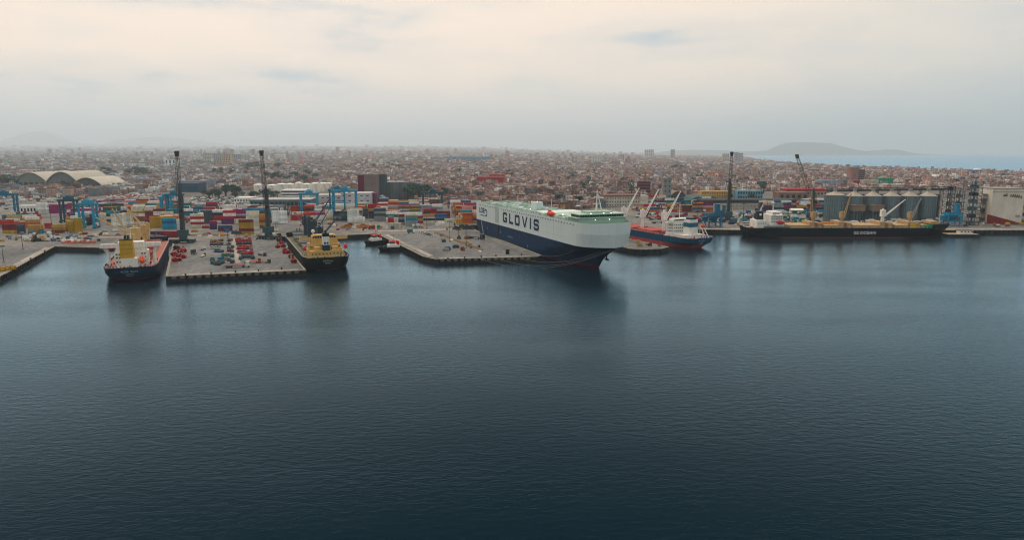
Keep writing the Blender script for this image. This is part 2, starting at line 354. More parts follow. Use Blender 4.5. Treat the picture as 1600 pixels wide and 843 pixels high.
# ------------------------------------------------------------------ ships
def hull(name, parent, B, levels, mats, nst=44, bottom=True):
    """levels: (z, x_stern, x_bow, bow_len, bow_exp, stern_len, stern_cut, material of the band above)"""
    hb = MB(); ps = [0.0]
    ps = [.5 - .5*math.cos(math.pi*i/nst) for i in range(nst+1)]
    rows = []
    for (z, xs, xb, bl, be, sl_, sc_, m) in levels:
        row = []
        for p in ps:
            x = xs + (xb-xs)*p; u = max(0, (x-(xb-bl))/bl); v = max(0, (xs+sl_-x)/sl_)
            row.append((x, max(.02, B/2*(1-u**be)*(1-sc_*v*v)), z))
        rows.append(row)
    n = nst+1
    for k in range(len(rows)-1):
        m = levels[k][7]
        for sgn in (1, -1):
            vv = [(x, sgn*y, z) for x, y, z in rows[k]] + [(x, sgn*y, z) for x, y, z in rows[k+1]]
            hb.add(vv, [((i, i+1, n+i+1, n+i) if sgn < 0 else (i+1, i, n+i, n+i+1)) for i in range(nst)], m)
        a, b = rows[k][0], rows[k+1][0]                       # transom
        hb.add([(a[0],a[1],a[2]),(a[0],-a[1],a[2]),(b[0],-b[1],b[2]),(b[0],b[1],b[2])], [(0,1,2,3)], m)
    o = hb.build(name, mats, parent, smooth=True); o.data.set_sharp_from_angle(angle=R(32)); return o, rows
def deck(name, parent, row, dz, inset, m, m2=None):
    """flat deck that follows the plan of a hull level"""
    d = MB(); n = len(row)
    vv = [(min(max(x, row[0][0]+inset), row[-1][0]-inset), max(0, y-inset), z+dz) for x, y, z in row] + [(min(max(x, row[0][0]+inset), row[-1][0]-inset), -max(0, y-inset), z+dz) for x, y, z in row]
    d.add(vv, [(i, n+i, n+i+1, i+1) for i in range(n-1)])
    return d.build(name, m, parent)
def railing(parent, pts, h, m, step=3.0, name='railing'):
    r = MB()
    for a, b in zip(pts, pts[1:]):
        a, b = Vector(a), Vector(b); k = max(1, int((b-a).length/step))
        for i in range(k+1):
            p = a + (b-a)*i/k; r.tube(p, p+Vector((0,0,h)), .06, .06, 4, 0, False)
        for f in (.5, 1): r.tube(a+Vector((0,0,h*f)), b+Vector((0,0,h*f)), .05, .05, 4, 0, False)
    return r.build(name, m, parent)
def deck_crane(parent, x, y, z, hp, jl, ang, elev, mpost, mjib, wd=2.6, twin=True):
    """pedestal with slewing house and twin-beam jib; ang in ship axes"""
    c = MB(); c.tube((x,y,z), (x,y,z+hp*.62), wd*.5, wd*.44, 12); o = c.build('deck_crane', mpost, parent)
    hs = MB(); hs.cbox(x, y, z+hp*.62, wd*1.15, wd*1.15, hp*.38, 0, R(ang)); hs.tube((x,y,z+hp), (x,y,z+hp*1.06), wd*.3, wd*.2, 8); hs.build('crane_house', mpost, o)
    j = MB(); ca, sa = math.cos(R(ang)), math.sin(R(ang)); ce, se = math.cos(R(elev)), math.sin(R(elev)); z0 = z+hp*.66
    tip = Vector((x+ca*(jl*ce+wd*.5), y+sa*(jl*ce+wd*.5), z0+jl*se))
    for s in (-1, 1):
        b0 = Vector((x+ca*wd*.6-sa*s*wd*.42, y+sa*wd*.6+ca*s*wd*.42, z0)); t0_ = tip + Vector((-sa*s*.35, ca*s*.35, 0)); j.tube(b0, t0_, .42, .24, 4)
    for i in range(1, 6):
        q = i/6; b0 = Vector((x+ca*wd*.6, y+sa*wd*.6, z0)); p = b0 + (tip-b0)*q; wq = (wd*.42*(1-q)+.35*q)
        j.tube(p+Vector((-sa*wq, ca*wq, 0)), p-Vector((-sa*wq, ca*wq, 0)), .14, .14, 4)
    j.tube(tip, tip+Vector((0,0,-.9)), .55, .4, 6); j.build('jib', mjib, o)
    wr = MB(); top = Vector((x, y, z+hp*1.05)); wr.tube(top, tip, .07, .07, 3); hk = tip+Vector((0,0,-jl*.18)); wr.tube(tip, hk, .06, .06, 3); wr.tube(hk, hk+Vector((0,0,-1.2)), .3, .15, 5); wr.build('hoist_wire', M_DARK, o)
    return o
def hatch(parent, x0, x1, wd, z, m, hh=1.7, side=None):
    h = MB(); h.box(x0, -wd/2, z, x1, wd/2, z+hh*.75); h.box(x0-.4, -wd/2-.4, z+hh*.75, x1+.4, wd/2+.4, z+hh)
    n = max(2, int((x1-x0)/4))
    for i in range(n+1): xx = x0+(x1-x0)*i/n; h.box(xx-.15, -wd/2-.5, z+hh, xx+.15, wd/2+.5, z+hh+.18)
    return h.build('hatch_cover', m, parent)
def lifeboat(parent, x, y, z, l, m, rz=0):
    b = MB(); r = l*.17; prof = [(.05, -l/2), (r*.75, -l*.38), (r, -l*.12), (r, l*.15), (r*.7, l*.4), (.05, l/2)]; n = 10; vv = []
    c, s_ = math.cos(rz), math.sin(rz)
    for rr, xx in prof:
        for i in range(n):
            t = 2*math.pi*i/n; yy = rr*math.cos(t); zz = rr*1.1*math.sin(t); vv.append((x+xx*c-yy*s_, y+xx*s_+yy*c, z+zz))
    b.add(vv, [(k*n+i, k*n+(i+1)%n, (k+1)*n+(i+1)%n, (k+1)*n+i) for k in range(len(prof)-1) for i in range(n)])
    o = b.build('lifeboat', m, parent, smooth=True)
    cb = MB(); cb.cbox(x-l*.18*c, y-l*.18*s_, z+r*.85, l*.2, r, r*.55, 0, rz); cb.build('canopy_hatch', m, o)
    for q in (-.3, .3): d = MB(); px_, py_ = x+l*q*c, y+l*q*s_; d.tube((px_, py_, z-r*2.2), (px_, py_, z+r*1.9), .16, .12, 4); d.tube((px_, py_, z+r*1.9), (px_-s_*r*.9, py_+c*r*.9, z+r*2.1), .12, .12, 4); d.build('davit', M_WHITE, parent)
    return o
def windows(parent, pts, sz, face, m=None, name='window'):
    """one small pane for every point; face is the outward axis: '+x','-x','+y','-y'"""
    m = m or M_GLASS; me = None
    for p in pts:
        if me is None:
            b = MB(); w_, h_ = sz
            if face[1] == 'x': b.box(-.05, -w_/2, -h_/2, .05, w_/2, h_/2)
            else: b.box(-w_/2, -.05, -h_/2, w_/2, .05, h_/2)
            o = b.build(name, m, parent); me = o.data
        else: o = link(name, me, parent)
        s = .06 if face[0] == '+' else -.06
        o.location = (p[0] + (s if face[1] == 'x' else 0), p[1] + (s if face[1] == 'y' else 0), p[2])
def clutter(parent, area, z, n, mats, seed, name, smax=2.2):
    """winches, bollards and lockers on a working deck, each a small part"""
    rr = random.Random(seed)
    for i in range(n):
        x, y = rr.uniform(area[0], area[1]), rr.uniform(area[2], area[3]); k = rr.random(); s = rr.uniform(.7, smax); b = MB()
        if k < .4: b.tube((x-s/2, y, z+.6), (x+s/2, y, z+.6), .5, .5, 8); b.box(x-s/2, y-.6, z, x+s/2, y+.6, z+.35); nm = 'winch'
        elif k < .7: b.tube((x, y, z), (x, y, z+1.6), .28, .28, 7); b.tube((x, y, z+1.6), (x+.2, y, z+2.0), .5, .3, 7); nm = 'vent'
        else: b.taper(x, y, z, s, s*.8, z+s*.7, s*.85, s*.65); nm = 'locker'
        b.build(nm, rr.choice(mats), parent)

# ---- car carrier
cc_dir = Vector((59+15.5, 449-639, 0)).normalized(); CC_L = 204
carrier = thing('car_carrier_ship', 'huge car carrier ship with white upper hull and dark blue lower hull at pier', 'ship', (-15.5, 639, 0), math.atan2(cc_dir.y, cc_dir.x)); carrier.scale = (1.088, 1.04, 1.0)
M_CCW = mat('carrier_white', (.80, .87, .86), .45, var=.03, scale=.8, dirt=.04, zs=.06); M_CCB = mat('carrier_blue', (.002, .036, .085), .5, var=.25, scale=.8, spec=.1, zs=.07)
M_CCR = mat('carrier_boot', (.09, .02, .05), .6, var=.2); M_MINT = mat('mint_deck', (.22, .34, .27), .7, var=.15, scale=.2, dirt=.1); M_MINTP = mat('mint_house', (.46, .60, .51), .6, var=.1)
lv = [(-3, 4, 181, 62, 1.5, 20, .3, 0), (0, 3, 184, 62, 1.55, 20, .25, 0), (1.8, 2.5, 185.5, 60, 1.65, 16, .2, 1), (6, 1, 189, 54, 1.9, 12, .1, 1), (10.5, 0, 195, 44, 2.25, 10, .04, 1),
      (15.6, 0, 202.8, 27, 3.6, 10, .03, 1), (15.9, 0, 203, 26, 3.7, 10, .03, 2), (24, 0, 204, 24, 4.2, 10, .03, 2), (31, 0, 204, 24, 4.2, 10, .03, 2)]
_, rows = hull('hull', carrier, 36, lv, [M_CCR, M_CCB, M_CCW], 60)
deck('weather_deck', carrier, rows[-1], -.9, .25, M_MINT)
knk = MB()
kp = [(x, -y-.06, 15.75) for x, y, z in rows[6]] ; knk.path(kp, .14, 4); knk.path([(x, -y, z) for x, y, z in kp], .14, 4); knk.build('rubbing_strake', M_CCW, carrier)
# recessed panel (pilot/ramp trunk) on the visible side
pn = MB(); pn.box(47, -18.14, 17, 55, -17.9, 30.6); pn.build('side_panel', mat('carrier_grey', (.50, .54, .53), .5), carrier)
pn = MB(); pn.box(48, -18.16, 4.5, 54.5, -17.9, 15.4); pn.build('side_ramp_door', mat('carrier_darkblue', (.003, .012, .04), .5), carrier)
for q, (x0, x1, z0, z1) in enumerate(((74, 84, 8.0, 8.9), (58, 60, 9, 11), (112, 113, 4.5, 6.5), (28, 29.2, 9, 11))):
    pn = MB(); pn.box(x0, -18.13, z0, x1, -17.95, z1); pn.build('shell_door', mat('pale_blue_paint', (.12, .22, .34), .5), carrier)
sr = MB(); sr.add([(14,-18.1,15.4),(15,-18.1,15.4),(27,-20.5,3.9),(26,-20.5,3.9),(14,-18.4,15.4),(15,-18.4,15.4),(27,-20.8,3.9),(26,-20.8,3.9)], [(0,1,2,3),(4,5,6,7),(0,1,5,4),(2,3,7,6),(1,2,6,5),(0,3,7,4)]); sr.build('gangway', M_STEEL, carrier)
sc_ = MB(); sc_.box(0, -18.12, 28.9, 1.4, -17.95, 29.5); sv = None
for i in range(44):
    x = 8 + i*4.05
    if 46 < x < 57: continue
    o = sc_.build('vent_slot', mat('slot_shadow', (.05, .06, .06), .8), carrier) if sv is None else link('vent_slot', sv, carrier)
    sv = o.data; o.location.x = x
M_SEAM = mat('plate_seam', (.62, .68, .66), .6, var=.2); sm_ = None
for i in range(15):
    x = 9 + i*11.2
    if 44 < x < 58: continue
    b = MB(); b.box(0, -18.05, 16.2, .16, -17.98, 30.6)
    o = b.build('plate_seam', M_SEAM, carrier) if sm_ is None else link('plate_seam', sm_, carrier)
    sm_ = o.data; o.location.x = x
for z in (19.6, 24.2, 28.2): b = MB(); b.box(9, -18.04, z, 172, -17.98, z+.14); b.build('plate_seam', M_SEAM, carrier)
for i in range(12):
    x = 14 + i*13.5 + random.uniform(-3, 3); b = MB(); l_ = random.uniform(1.5, 5); b.add([(x, -18.03, 15.4), (x+.5, -18.03, 15.4), (x+.3, -18.03, 15.4-l_), (x+.15, -18.03, 15.4-l_)], [(0, 3, 2, 1)]); b.build('rust_streak', mat('rust_stain', (.06, .04, .045), .9), carrier)
# GLOVIS lettering built from strokes
M_LET = mat('carrier_lettering', (.006, .03, .085), .45)
def stroke_letter(ch, x, z, wd, h, th):
    b = MB(); y0, y1 = -18.2, -17.95
    def bar(x0, z0, x1, z1): b.box(x+x0, y0, z+z0, x+x1, y1, z+z1)
    c = th*.5
    if ch in 'GOS':
        bar(c, h-th, wd-c, h); bar(c, 0, wd-c, th)
        if ch == 'O': bar(0, c, th, h-c); bar(wd-th, c, wd, h-c)
        if ch == 'G': bar(0, c, th, h-c); bar(wd-th, c, wd, h*.52); bar(wd*.48, h*.52-th, wd, h*.52); bar(wd-th, h-th*1.35, wd, h-c)
        if ch == 'S': bar(0, h*.5, th, h-c); bar(wd-th, c, wd, h*.5); bar(c, h*.5-th*.5, wd-c, h*.5+th*.5); bar(wd-th, h-th*1.3, wd, h-c); bar(0, c, th, th*1.3)
    if ch == 'L': bar(0, 0, th, h); bar(0, 0, wd, th)
    if ch == 'I': bar(0, 0, th, h)
    if ch == 'V':
        for s, e_ in ((0, wd*.5-th*.5), (wd-th, wd*.5-th*.5)):
            b.add([(x+s,y0,z+h),(x+s+th,y0,z+h),(x+e_+th,y0,z),(x+e_,y0,z),(x+s,y1,z+h),(x+s+th,y1,z+h),(x+e_+th,y1,z),(x+e_,y1,z)], [(0,1,2,3),(7,6,5,4),(0,4,5,1),(2,6,7,3),(1,5,6,2),(0,3,7,4)])
    return b.build('letter', M_LET, carrier)
xx = 64.5
for ch, wd in zip('GLOVIS', (8.4, 7.6, 8.8, 9.8, 1.9, 8.6)):
    stroke_letter(ch, xx, 19.0, wd, 8.3, 1.9); xx += wd + (4.6 if ch != 'L' else 3.8)
text('LOE', 6.4, M_LET, carrier, (15.5, -18.1, 24.3), (R(90),0,0), .03, 'emblem_lettering', 1.15)
ar = MB()
for i in range(9):                                             # curved arrow after the emblem letters
    a0, a1 = R(150-30*i), R(150-30*(i+1))
    ar.add([(25.2+r*math.cos(a), y, 23.0+r*1.05*math.sin(a)) for y in (-18.12,-17.95) for a, r in ((a0,2.1),(a1,2.1),(a1,3.3),(a0,3.3))], [(0,1,2,3),(4,5,6,7),(0,1,5,4),(2,3,7,6)])
ar.build('emblem_arrow', M_LET, carrier)
cap = MB(); [cap.box(12+i*1.35, -18.1, 19.9, 13+i*1.35, -17.95, 20.7) for i in range(8)]; cap.build('emblem_caption', M_LET, carrier)
nm = MB()
def on_side(x, z):                                             # half breadth of the flared bow side
    k = max(i for i in range(len(lv)-1) if lv[i][0] <= z); q = (z-lv[k][0])/(lv[k+1][0]-lv[k][0]); y = []
    for kk in (k, k+1): y.append(float(np.interp(x, [r[0] for r in rows[kk]], [r[1] for r in rows[kk]])))
    return y[0]*(1-q)+y[1]*q
def flare_letters(x0, x1, z, h, n, m):
    for i in range(n):
        xa = x0+(x1-x0)*i/n; xb = xa+(x1-x0)/n*.72; b = MB()
        for za, zb, xs_, xe in ((z, z+h*.24, xa, xb), (z+h*.38, z+h*.62, xa, xb), (z+h*.76, z+h, xa, xb), (z, z+h, xa, xa+(xb-xa)*.28)):
            b.add([(xs_, -on_side(xs_, za)-.05, za), (xe, -on_side(xe, za)-.05, za), (xe, -on_side(xe, zb)-.05, zb), (xs_, -on_side(xs_, zb)-.05, zb)], [(0,1,2,3)])
        b.build('name_letter', m, carrier)
flare_letters(165, 170, 13.2, 1.3, 4, M_WHITE); flare_letters(164.5, 172, 11.2, 1.2, 6, M_WHITE); flare_letters(176, 186, 12.0, 1.3, 5, M_STEEL)
# upper works
def cbuild(nm_, boxes, m):
    b = MB(); [b.box(*q) for q in boxes]; return b.build(nm_, m, carrier)
br = cbuild('wheelhouse', [(176, -16.6, 30.1, 187, 16.6, 33.2), (175, -15.6, 33.2, 186.5, 15.6, 35.4)], M_MINTP)
wz = MB(); wz.box(175.5, -17.9, 33.2, 188.2, 17.9, 33.7); wz.box(174.5, -16.4, 35.4, 187.6, 16.4, 35.9); wz.box(176, -9, 35.9, 184, 9, 37.2); wz.build('bridge_roof', M_MINTP, br)
for i in range(18):
    b = MB(); b.box(186.52, -15.4+i*1.72, 33.95, 186.62, -15.4+i*1.72+1.5, 35.25); b.build('bridge_window', M_GLASS, br)
for i in range(6):
    b = MB(); b.box(175.6+i*1.85, -15.68, 33.9, 177.1+i*1.85, -15.58, 35.2); b.build('bridge_window', M_GLASS, br)
cbuild('deckhouse', [(138, -13.5, 30.1, 172, 13.5, 33.0)], M_MINTP); cbuild('accommodation_block', [(118, -15.5, 30.1, 136, 15.5, 32.6)], M_CCW)
fu = MB(); fu.taper(78, 5, 30.1, 9, 7, 36, 7.5, 6); fo = fu.build('funnel', M_CCW, carrier); [MB().tube((76+i*2, 5, 36), (76+i*2, 5, 37.2), .5, .5, 8).build('exhaust_pipe', M_BLACK, fo) for i in range(3)]
for i in range(64):
    x = random.uniform(6, 172); y = random.choice((-1, 1))*random.uniform(4, 15); s = random.uniform(1.4, 3.4); b = MB(); b.cbox(x, y, 30.1, s*1.6, s, random.uniform(1.2, 2.8)); b.build('deck_vent_housing', M_MINTP if i%3 else M_CCW, carrier)
for i in range(13):
    x = 60+i*5.6; b = MB(); b.tube((x, -15.8, 30.1), (x, -15.8, 32.4), .5, .5, 8); b.tube((x, -15.8, 32.4), (x, -15.8, 33.0), .95, .7, 8); b.build('mushroom_vent', M_CCW, carrier)
lifeboat(carrier, 148, -16.6, 33.0, 10, mat('lifeboat_orange', (.72, .10, .015), .45))
ms = MB(); ms.tube((182, -1.5, 37), (180, 0, 51), .42, .26, 6); ms.tube((182, 2.4, 37), (180.4, .3, 48), .38, .3, 6); ms.tube((178.5, 0, 37), (180, 0, 47), .34, .3, 6); ms.tube((180, -4.5, 45.5), (180, 4.5, 45.5), .25, .25, 5); ms.tube((180, -3, 42), (180, 3, 42), .25, .25, 5); ms.box(179.4, -2, 46.2, 180.2, 2, 46.7); ms.build('radar_mast', M_WHITE, carrier)
for i in range(9):
    b = MB(); b.box(128+i*5.2, -16.9, 30.1, 131.6+i*5.2, -15.0, 31.9+.5*(i%3)); b.build('side_locker', M_CCW if i%2 else M_MINTP, carrier)
for i in range(12):
    b = MB(); b.tube((20+i*12, -6, 30.6), (30+i*12, -6, 30.6), .3, .3, 6); b.tube((20+i*12, 3, 30.6), (31+i*12, 3, 30.6), .25, .25, 6); b.build('deck_pipe', M_MINTP, carrier)
m2 = MB(); m2.tube((110, 2, 30), (110, 2, 40), .25, .15, 6); m2.build('signal_mast', M_CCW, carrier)
m3 = MB(); m3.tube((60, -4, 30), (60, -4, 39), .25, .15, 6); m3.build('signal_mast', M_CCW, carrier)
rl = [(x, -y+.4, 30.9) for x, y, z in rows[-1]][::2]; railing(carrier, rl, 1.1, M_MINTP, 4); railing(carrier, [(x, -y, z) for x, y, z in rl], 1.1, M_MINTP, 4)
def lamp_mat(name, rgb, st):
    m = bpy.data.materials.new(name); m.use_nodes = True; b_ = m.node_tree.nodes['Principled BSDF']; b_.inputs['Emission Color'].default_value = (*rgb, 1); b_.inputs['Emission Strength'].default_value = st; return m
M_LAMP = lamp_mat('lit_floodlight', (1, .95, .8), 4)
for (x, y, z) in ((82.6, 3, 36.3), (73.4, 2.5, 35.6), (186.9, -8, 36.1), (186.9, 1, 36.1), (187.2, 6, 36.1), (172, -13.8, 33.6), (160, -13.8, 33.4), (189, 4, 32.2), (189, -6, 32.2), (112, -15.7, 33.2)):
    b = MB(); b.tube((x, y, z), (x, y-.01, z+.4), .26, .2, 8); b.build('deck_lamp', M_LAMP, carrier)
an = MB(); ay = on_side(188, 7.5); an.tube((188.6, ay+.2, 10), (188.6, ay+.6, 6), .45, .45, 6); an.tube((187, ay+.6, 6), (190.2, ay+.6, 6), .7, .7, 6); an.box(187.6, ay-.4, 8.8, 190, ay+.7, 10.6); an.build('anchor', M_BLACK, carrier)

# ---- mooring lines of the car carrier
def line(p, q, sag, label):
    p, q = Vector(p), Vector(q); pts = []
    for i in range(13):
        t = i/12; v = p.lerp(q, t); v.z -= sag*4*t*(1-t); pts.append(v)
    b = MB(); b.path(pts, .085, 4); o = b.build('mooring_line', M_ROPE); tag(o, label, 'mooring line', 'bow lines of the car carrier')
cw = carrier.rotation_euler.z; cm = Matrix.Translation(carrier.location) @ Matrix.Rotation(cw, 4, 'Z') @ Matrix.Diagonal((1.088, 1.04, 1, 1))
def cpt(x, y, z): return cm @ Vector((x, y, z))
line(cpt(176, -on_side(176, 11)-.1, 11), at(838, 397.5, 4), 2.5, 'pale mooring line highest on the car carrier bow, running to the pier corner')
line(cpt(196, -on_side(196, 13)-.1, 13), at(800, 399, 4), 6.0, 'pale mooring line in the middle of those from car carrier bow to the pier edge')
line(cpt(198.5, -on_side(198.5, 13)-.1, 13), at(770, 401.5, 4), 7.5, 'slack pale mooring line second lowest under the car carrier bow')
line(cpt(201.5, -on_side(201.5, 14)-.1, 14), at(748, 403, 4), 9.0, 'lowest pale mooring line sagging over the water from car carrier bow')

# ---- bulk carriers
def bulk_hull(t, L, B, zd, boot, mh, mb, md, fc=2.4):
    lv = [(-3, 9, L-8, 46, 1.6, 34, .85, 0), (0, 6, L-7, 46, 1.7, 28, .62, 0), (boot, 3.2, L-6, 42, 1.9, 22, .42, 1), (zd*.55, 1.0, L-4, 36, 2.2, 16, .24, 1), (zd, 0, L, 30, 2.5, 13, .18, 1)]
    h, rows = hull('hull', t, B, lv, [mb, mh], 40)
    deck('main_deck', t, rows[-1], -1.0, .2, md)
    bw = [r for r in rows[-1] if r[0] > L*.88]                   # raised forecastle
    if bw:
        f = MB(); n = len(bw); vv = [(x, s*y, z-.05) for s in (1,-1) for x, y, z in bw] + [(x+(.4 if i == n-1 else 0), s*(y+.15), z+fc) for s in (1,-1) for i, (x, y, z) in enumerate(bw)]
        fs = []
        for i in range(n-1): fs += [(i, i+1, 2*n+i+1, 2*n+i), (n+i+1, n+i, 3*n+i, 3*n+i+1), (2*n+i, 2*n+i+1, 3*n+i+1, 3*n+i)]
        fs += [(0, n, 3*n, 2*n)]
        f.add(vv, fs); f.build('forecastle', mh, t)
        mm = MB(); mm.tube((L-9, 0, zd+fc), (L-9, 0, zd+fc+9), .35, .2, 6); mm.build('foremast', M_WHITE, t)
        clutter(t, (L*.9, L*.96, -5, 5), zd+fc, 6, [M_DARK, M_STEEL], int(L), 'winch')
    port = [(x, y-.3, z) for x, y, z in rows[-1] if x < L*.88]; railing(t, port[::2], 1.1, M_WHITE, 3.5); railing(t, [(x, -y, z) for x, y, z in port[::2]], 1.1, M_WHITE, 3.5)
    railing(t, [(.4, -B*.38, zd), (.4, B*.38, zd)], 1.1, M_WHITE, 2)
    return rows
def house(t, boxes, m, name='accommodation_block'):
    b = MB(); [b.box(*q) for q in boxes]; return b.build(name, m, t)
def worn_name(t, x, z, width, h, n, m, gap=None):
    """weathered stern lettering: upright strokes and cross bars, too far off to read"""
    st = width/n; r_ = random.Random(int(width*10)+n)
    for i in range(n):
        if gap and i in gap: continue
        y = width/2 - st*(i+.5); b = MB(); wl = st*.7
        b.box(x-.06, y+wl*.3, z, x, y+wl*.5, z+h)
        for q in r_.sample((0, .4, .8), 2): b.box(x-.05, y-wl*.5, z+h*q, x-.001, y+wl*.3-.01, z+h*(q+.2))
        if r_.random() < .6: b.box(x-.06, y-wl*.5, z+h*.05, x, y-wl*.32, z+h*.95)
        b.build('stern_letter', m, t)
AX = R(90+23)
M_AB = mat('hull_navy', (.007, .032, .062), .6, var=.3, scale=.7, dirt=.15, spec=.08, zs=.08); M_ARED = mat('boot_red', (.20, .03, .05), .6, var=.2); M_ADECK = mat('deck_salmon', (.42, .17, .13), .8, var=.2, dirt=.15)
M_CREAM = mat('cream_paint', (.66, .47, .24), .55, var=.12, dirt=.1); M_OCHRE = mat('funnel_ochre', (.58, .36, .10), .5, var=.1); M_HATCH_R = mat('hatch_red', (.30, .085, .06), .7, var=.2, dirt=.2)
M_ORANGE = mat('boat_orange', (.80, .13, .015), .45)
a = thing('bulk_carrier_ship', 'navy blue bulk carrier with ochre funnel and orange lifeboat, stern to the viewer', 'ship', (-225, 401, 0), AX)
bulk_hull(a, 158, 29, 8.6, 1.6, M_AB, M_ARED, M_ADECK)
house(a, [(5, -4.5, 7.6, 15, 4.5, 13.2)], M_WHITE, 'casing'); hs_ = house(a, [(15, -9, 7.6, 28, 9, 15.8), (16.5, -8, 15.8, 27, 8, 18.6), (18, -7, 18.6, 26, 7, 21.4)], M_WHITE)
house(a, [(17.5, -16.5, 18.4, 22.5, 16.5, 19.6), (17.5, -16.5, 19.6, 17.7, 16.5, 20.7), (22.3, -16.5, 19.6, 22.5, 16.5, 20.7)], M_WHITE, 'bridge_wing')
for s in (-1, 1):
    p = MB(); pts = [(20, s*12.5, 7.6), (20, s*12.3, 13), (20, s*12.7, 16), (20, s*14.4, 18.4)]
    for q, r in zip(zip(pts, pts[1:]), (.9, .95, 1.2)): p.tube(q[0], q[1], r, r*1.1, 8)
    p.build('wing_post', M_WHITE, a)
windows(a, [(15, y, z) for z in (10, 12.6, 14.6) for y in (-7.6,-6,6,7.6)], (.9, .8), '-x'); windows(a, [(18, -6+i*1.5, 20.2) for i in range(9)], (1.1, 1), '-x')
fu = MB(); fu.taper(9.4, 1.2, 13.2, 7.2, 7.2, 24, 6.6, 6.8); fo = fu.build('funnel', M_OCHRE, a)
f2 = MB(); f2.box(6.0, -2.2, 24, 12.8, 4.6, 24.5); [f2.tube((7.2+i*1.5, 1.2+(i%2)*1.6-1, 24.4), (7.0+i*1.5, 1.2+(i%2)*1.6-1, 26.6), .5, .45, 8) for i in range(4)]; f2.build('exhaust_pipe', M_BLACK, fo)
f3 = MB(); [f3.box(5.85, -1.9, z, 5.95, 4.3, z+.25) for z in (16, 18.6, 21.4)]; f3.build('funnel_ladder', mat('ochre_dark', (.35, .2, .05)), fo)
lifeboat(a, 6.5, -6.6, 11.6, 9.5, M_ORANGE, 0); [house(a, [(x, y, 7.6, x+.3, y+.3, 15)], M_WHITE, 'lifeboat_frame') for x in (4.6, 12) for y in (-8.4, -4.6)]
deck_crane(a, 44, 0, 7.6, 20, 22, 118, 64, M_CREAM, M_CREAM, 4.2); deck_crane(a, 74, 1, 7.6, 17, 27, 80, 30, M_CREAM, M_CREAM, 2.8); deck_crane(a, 104, 0, 7.6, 16, 24, 100, 66, M_CREAM, M_CREAM, 2.8); deck_crane(a, 132, 0, 7.6, 15, 22, 60, 50, M_CREAM, M_CREAM, 2.6)
for x0 in (31, 50, 80, 110): hatch(a, x0, x0+(10 if x0 == 31 else 19), 16, 7.6, M_HATCH_R, 2.6)
clutter(a, (1.2, 5, -9, 9), 7.6, 16, [M_DARK, M_STEEL, M_HATCH_R, M_WHITE], 3, 'winch'); clutter(a, (14, 40, -13, -9.6), 7.6, 9, [M_WHITE, M_DARK, M_HATCH_R], 4, 'vent', 1.6); clutter(a, (8, 30, 9.6, 13), 7.6, 8, [M_WHITE, M_DARK], 14, 'vent', 1.6)
house(a, [(30, 8.6, 7.6, 150, 9.0, 9.2), (30, -9.0, 7.6, 150, -8.6, 9.2)], M_HATCH_R, 'coaming')
ms = MB(); ms.tube((22, 0, 21.4), (22, 0, 30), .3, .15, 6); ms.tube((22, -2.5, 26), (22, 2.5, 26), .12, .12, 4); ms.build('radar_mast', M_WHITE, a)
M_WORN = mat('worn_lettering', (.28, .42, .48), .6)
worn_name(a, .10, 5.6, 9.2, 1.0, 11, M_WORN, (5,)); worn_name(a, .45, 4.2, 4.6, .6, 6, M_WORN); worn_name(a, .75, 3.3, 3.4, .4, 5, M_WORN)

M_BB = mat('hull_black_green', (.012, .017, .016), .6, var=.45, scale=.7, spec=.06, zs=.08); M_BSIDE = mat('boot_pink', (.26, .15, .13), .7, var=.25); M_BY = mat('house_yellow', (.70, .48, .22), .55, var=.1, dirt=.08); M_BDECK = mat('deck_olive', (.14, .14, .09), .8, var=.2); M_BH = mat('hatch_grey', (.17, .17, .165), .75, var=.12)
M_BC = mat('crane_slate', (.035, .052, .066), .5); M_LBR = mat('lifeboat_red', (.62, .045, .04), .5)
b_ = thing('bulk_carrier_ship', 'black bulk carrier with yellow accommodation and slate cranes between the piers', 'ship', (-117.5, 437, 0), AX)
bulk_hull(b_, 150, 30, 9.2, 1.0, M_BB, M_BSIDE, M_BDECK)
gst = MB(); gst.box(28, 14.3, 8.3, 128, 14.75, 9.45); gst.box(28, -14.75, 8.3, 128, -14.3, 9.45); gst.build('bulwark_strake', mat('strake_olive', (.20, .21, .15), .7, var=.2), b_)
house(b_, [(4, -10.5, 8.2, 25, 10.5, 12.9)], M_BY, 'poop_house'); house(b_, [(11, -10, 12.9, 23, 10, 16.4), (13, -8.5, 16.4, 22, 8.5, 19.6), (13.5, -6.5, 21.6, 20, 6.5, 22.2)], M_BY); house(b_, [(14, -7.5, 19.6, 21, 7.5, 21.6)], M_BY, 'wheelhouse')
house(b_, [(14.5, -15.2, 18.9, 19, 15.2, 20.0), (14.5, -15.2, 20, 14.7, 15.2, 21), (14.5, 14.9, 20, 19, 15.2, 21), (14.5, -15.2, 20, 19, -14.9, 21)], M_BY, 'bridge_wing')
house(b_, [(5.5, -7.5, 12.9, 10, -3.6, 15.2), (5.5, 3.6, 12.9, 10, 7.5, 15.4), (4.5, -9.8, 12.9, 6.2, -8, 14.4)], M_BY, 'deck_locker')
windows(b_, [(4, -9+i*2.25, 11) for i in range(9)], (.8, .8), '-x'); windows(b_, [(11, y, 14.8) for y in (-9,-7.5,-6,6,7.5,9)], (.9, .8), '-x'); windows(b_, [(14, -6.8+i*1.5, 20.7) for i in range(10)], (1.15, 1), '-x')
f1 = MB(); f1.box(4.6, -2.1, 12.9, 9.4, 2.1, 16.6); fo = f1.build('funnel', mat('funnel_navy', (.015, .045, .075), .5), b_)
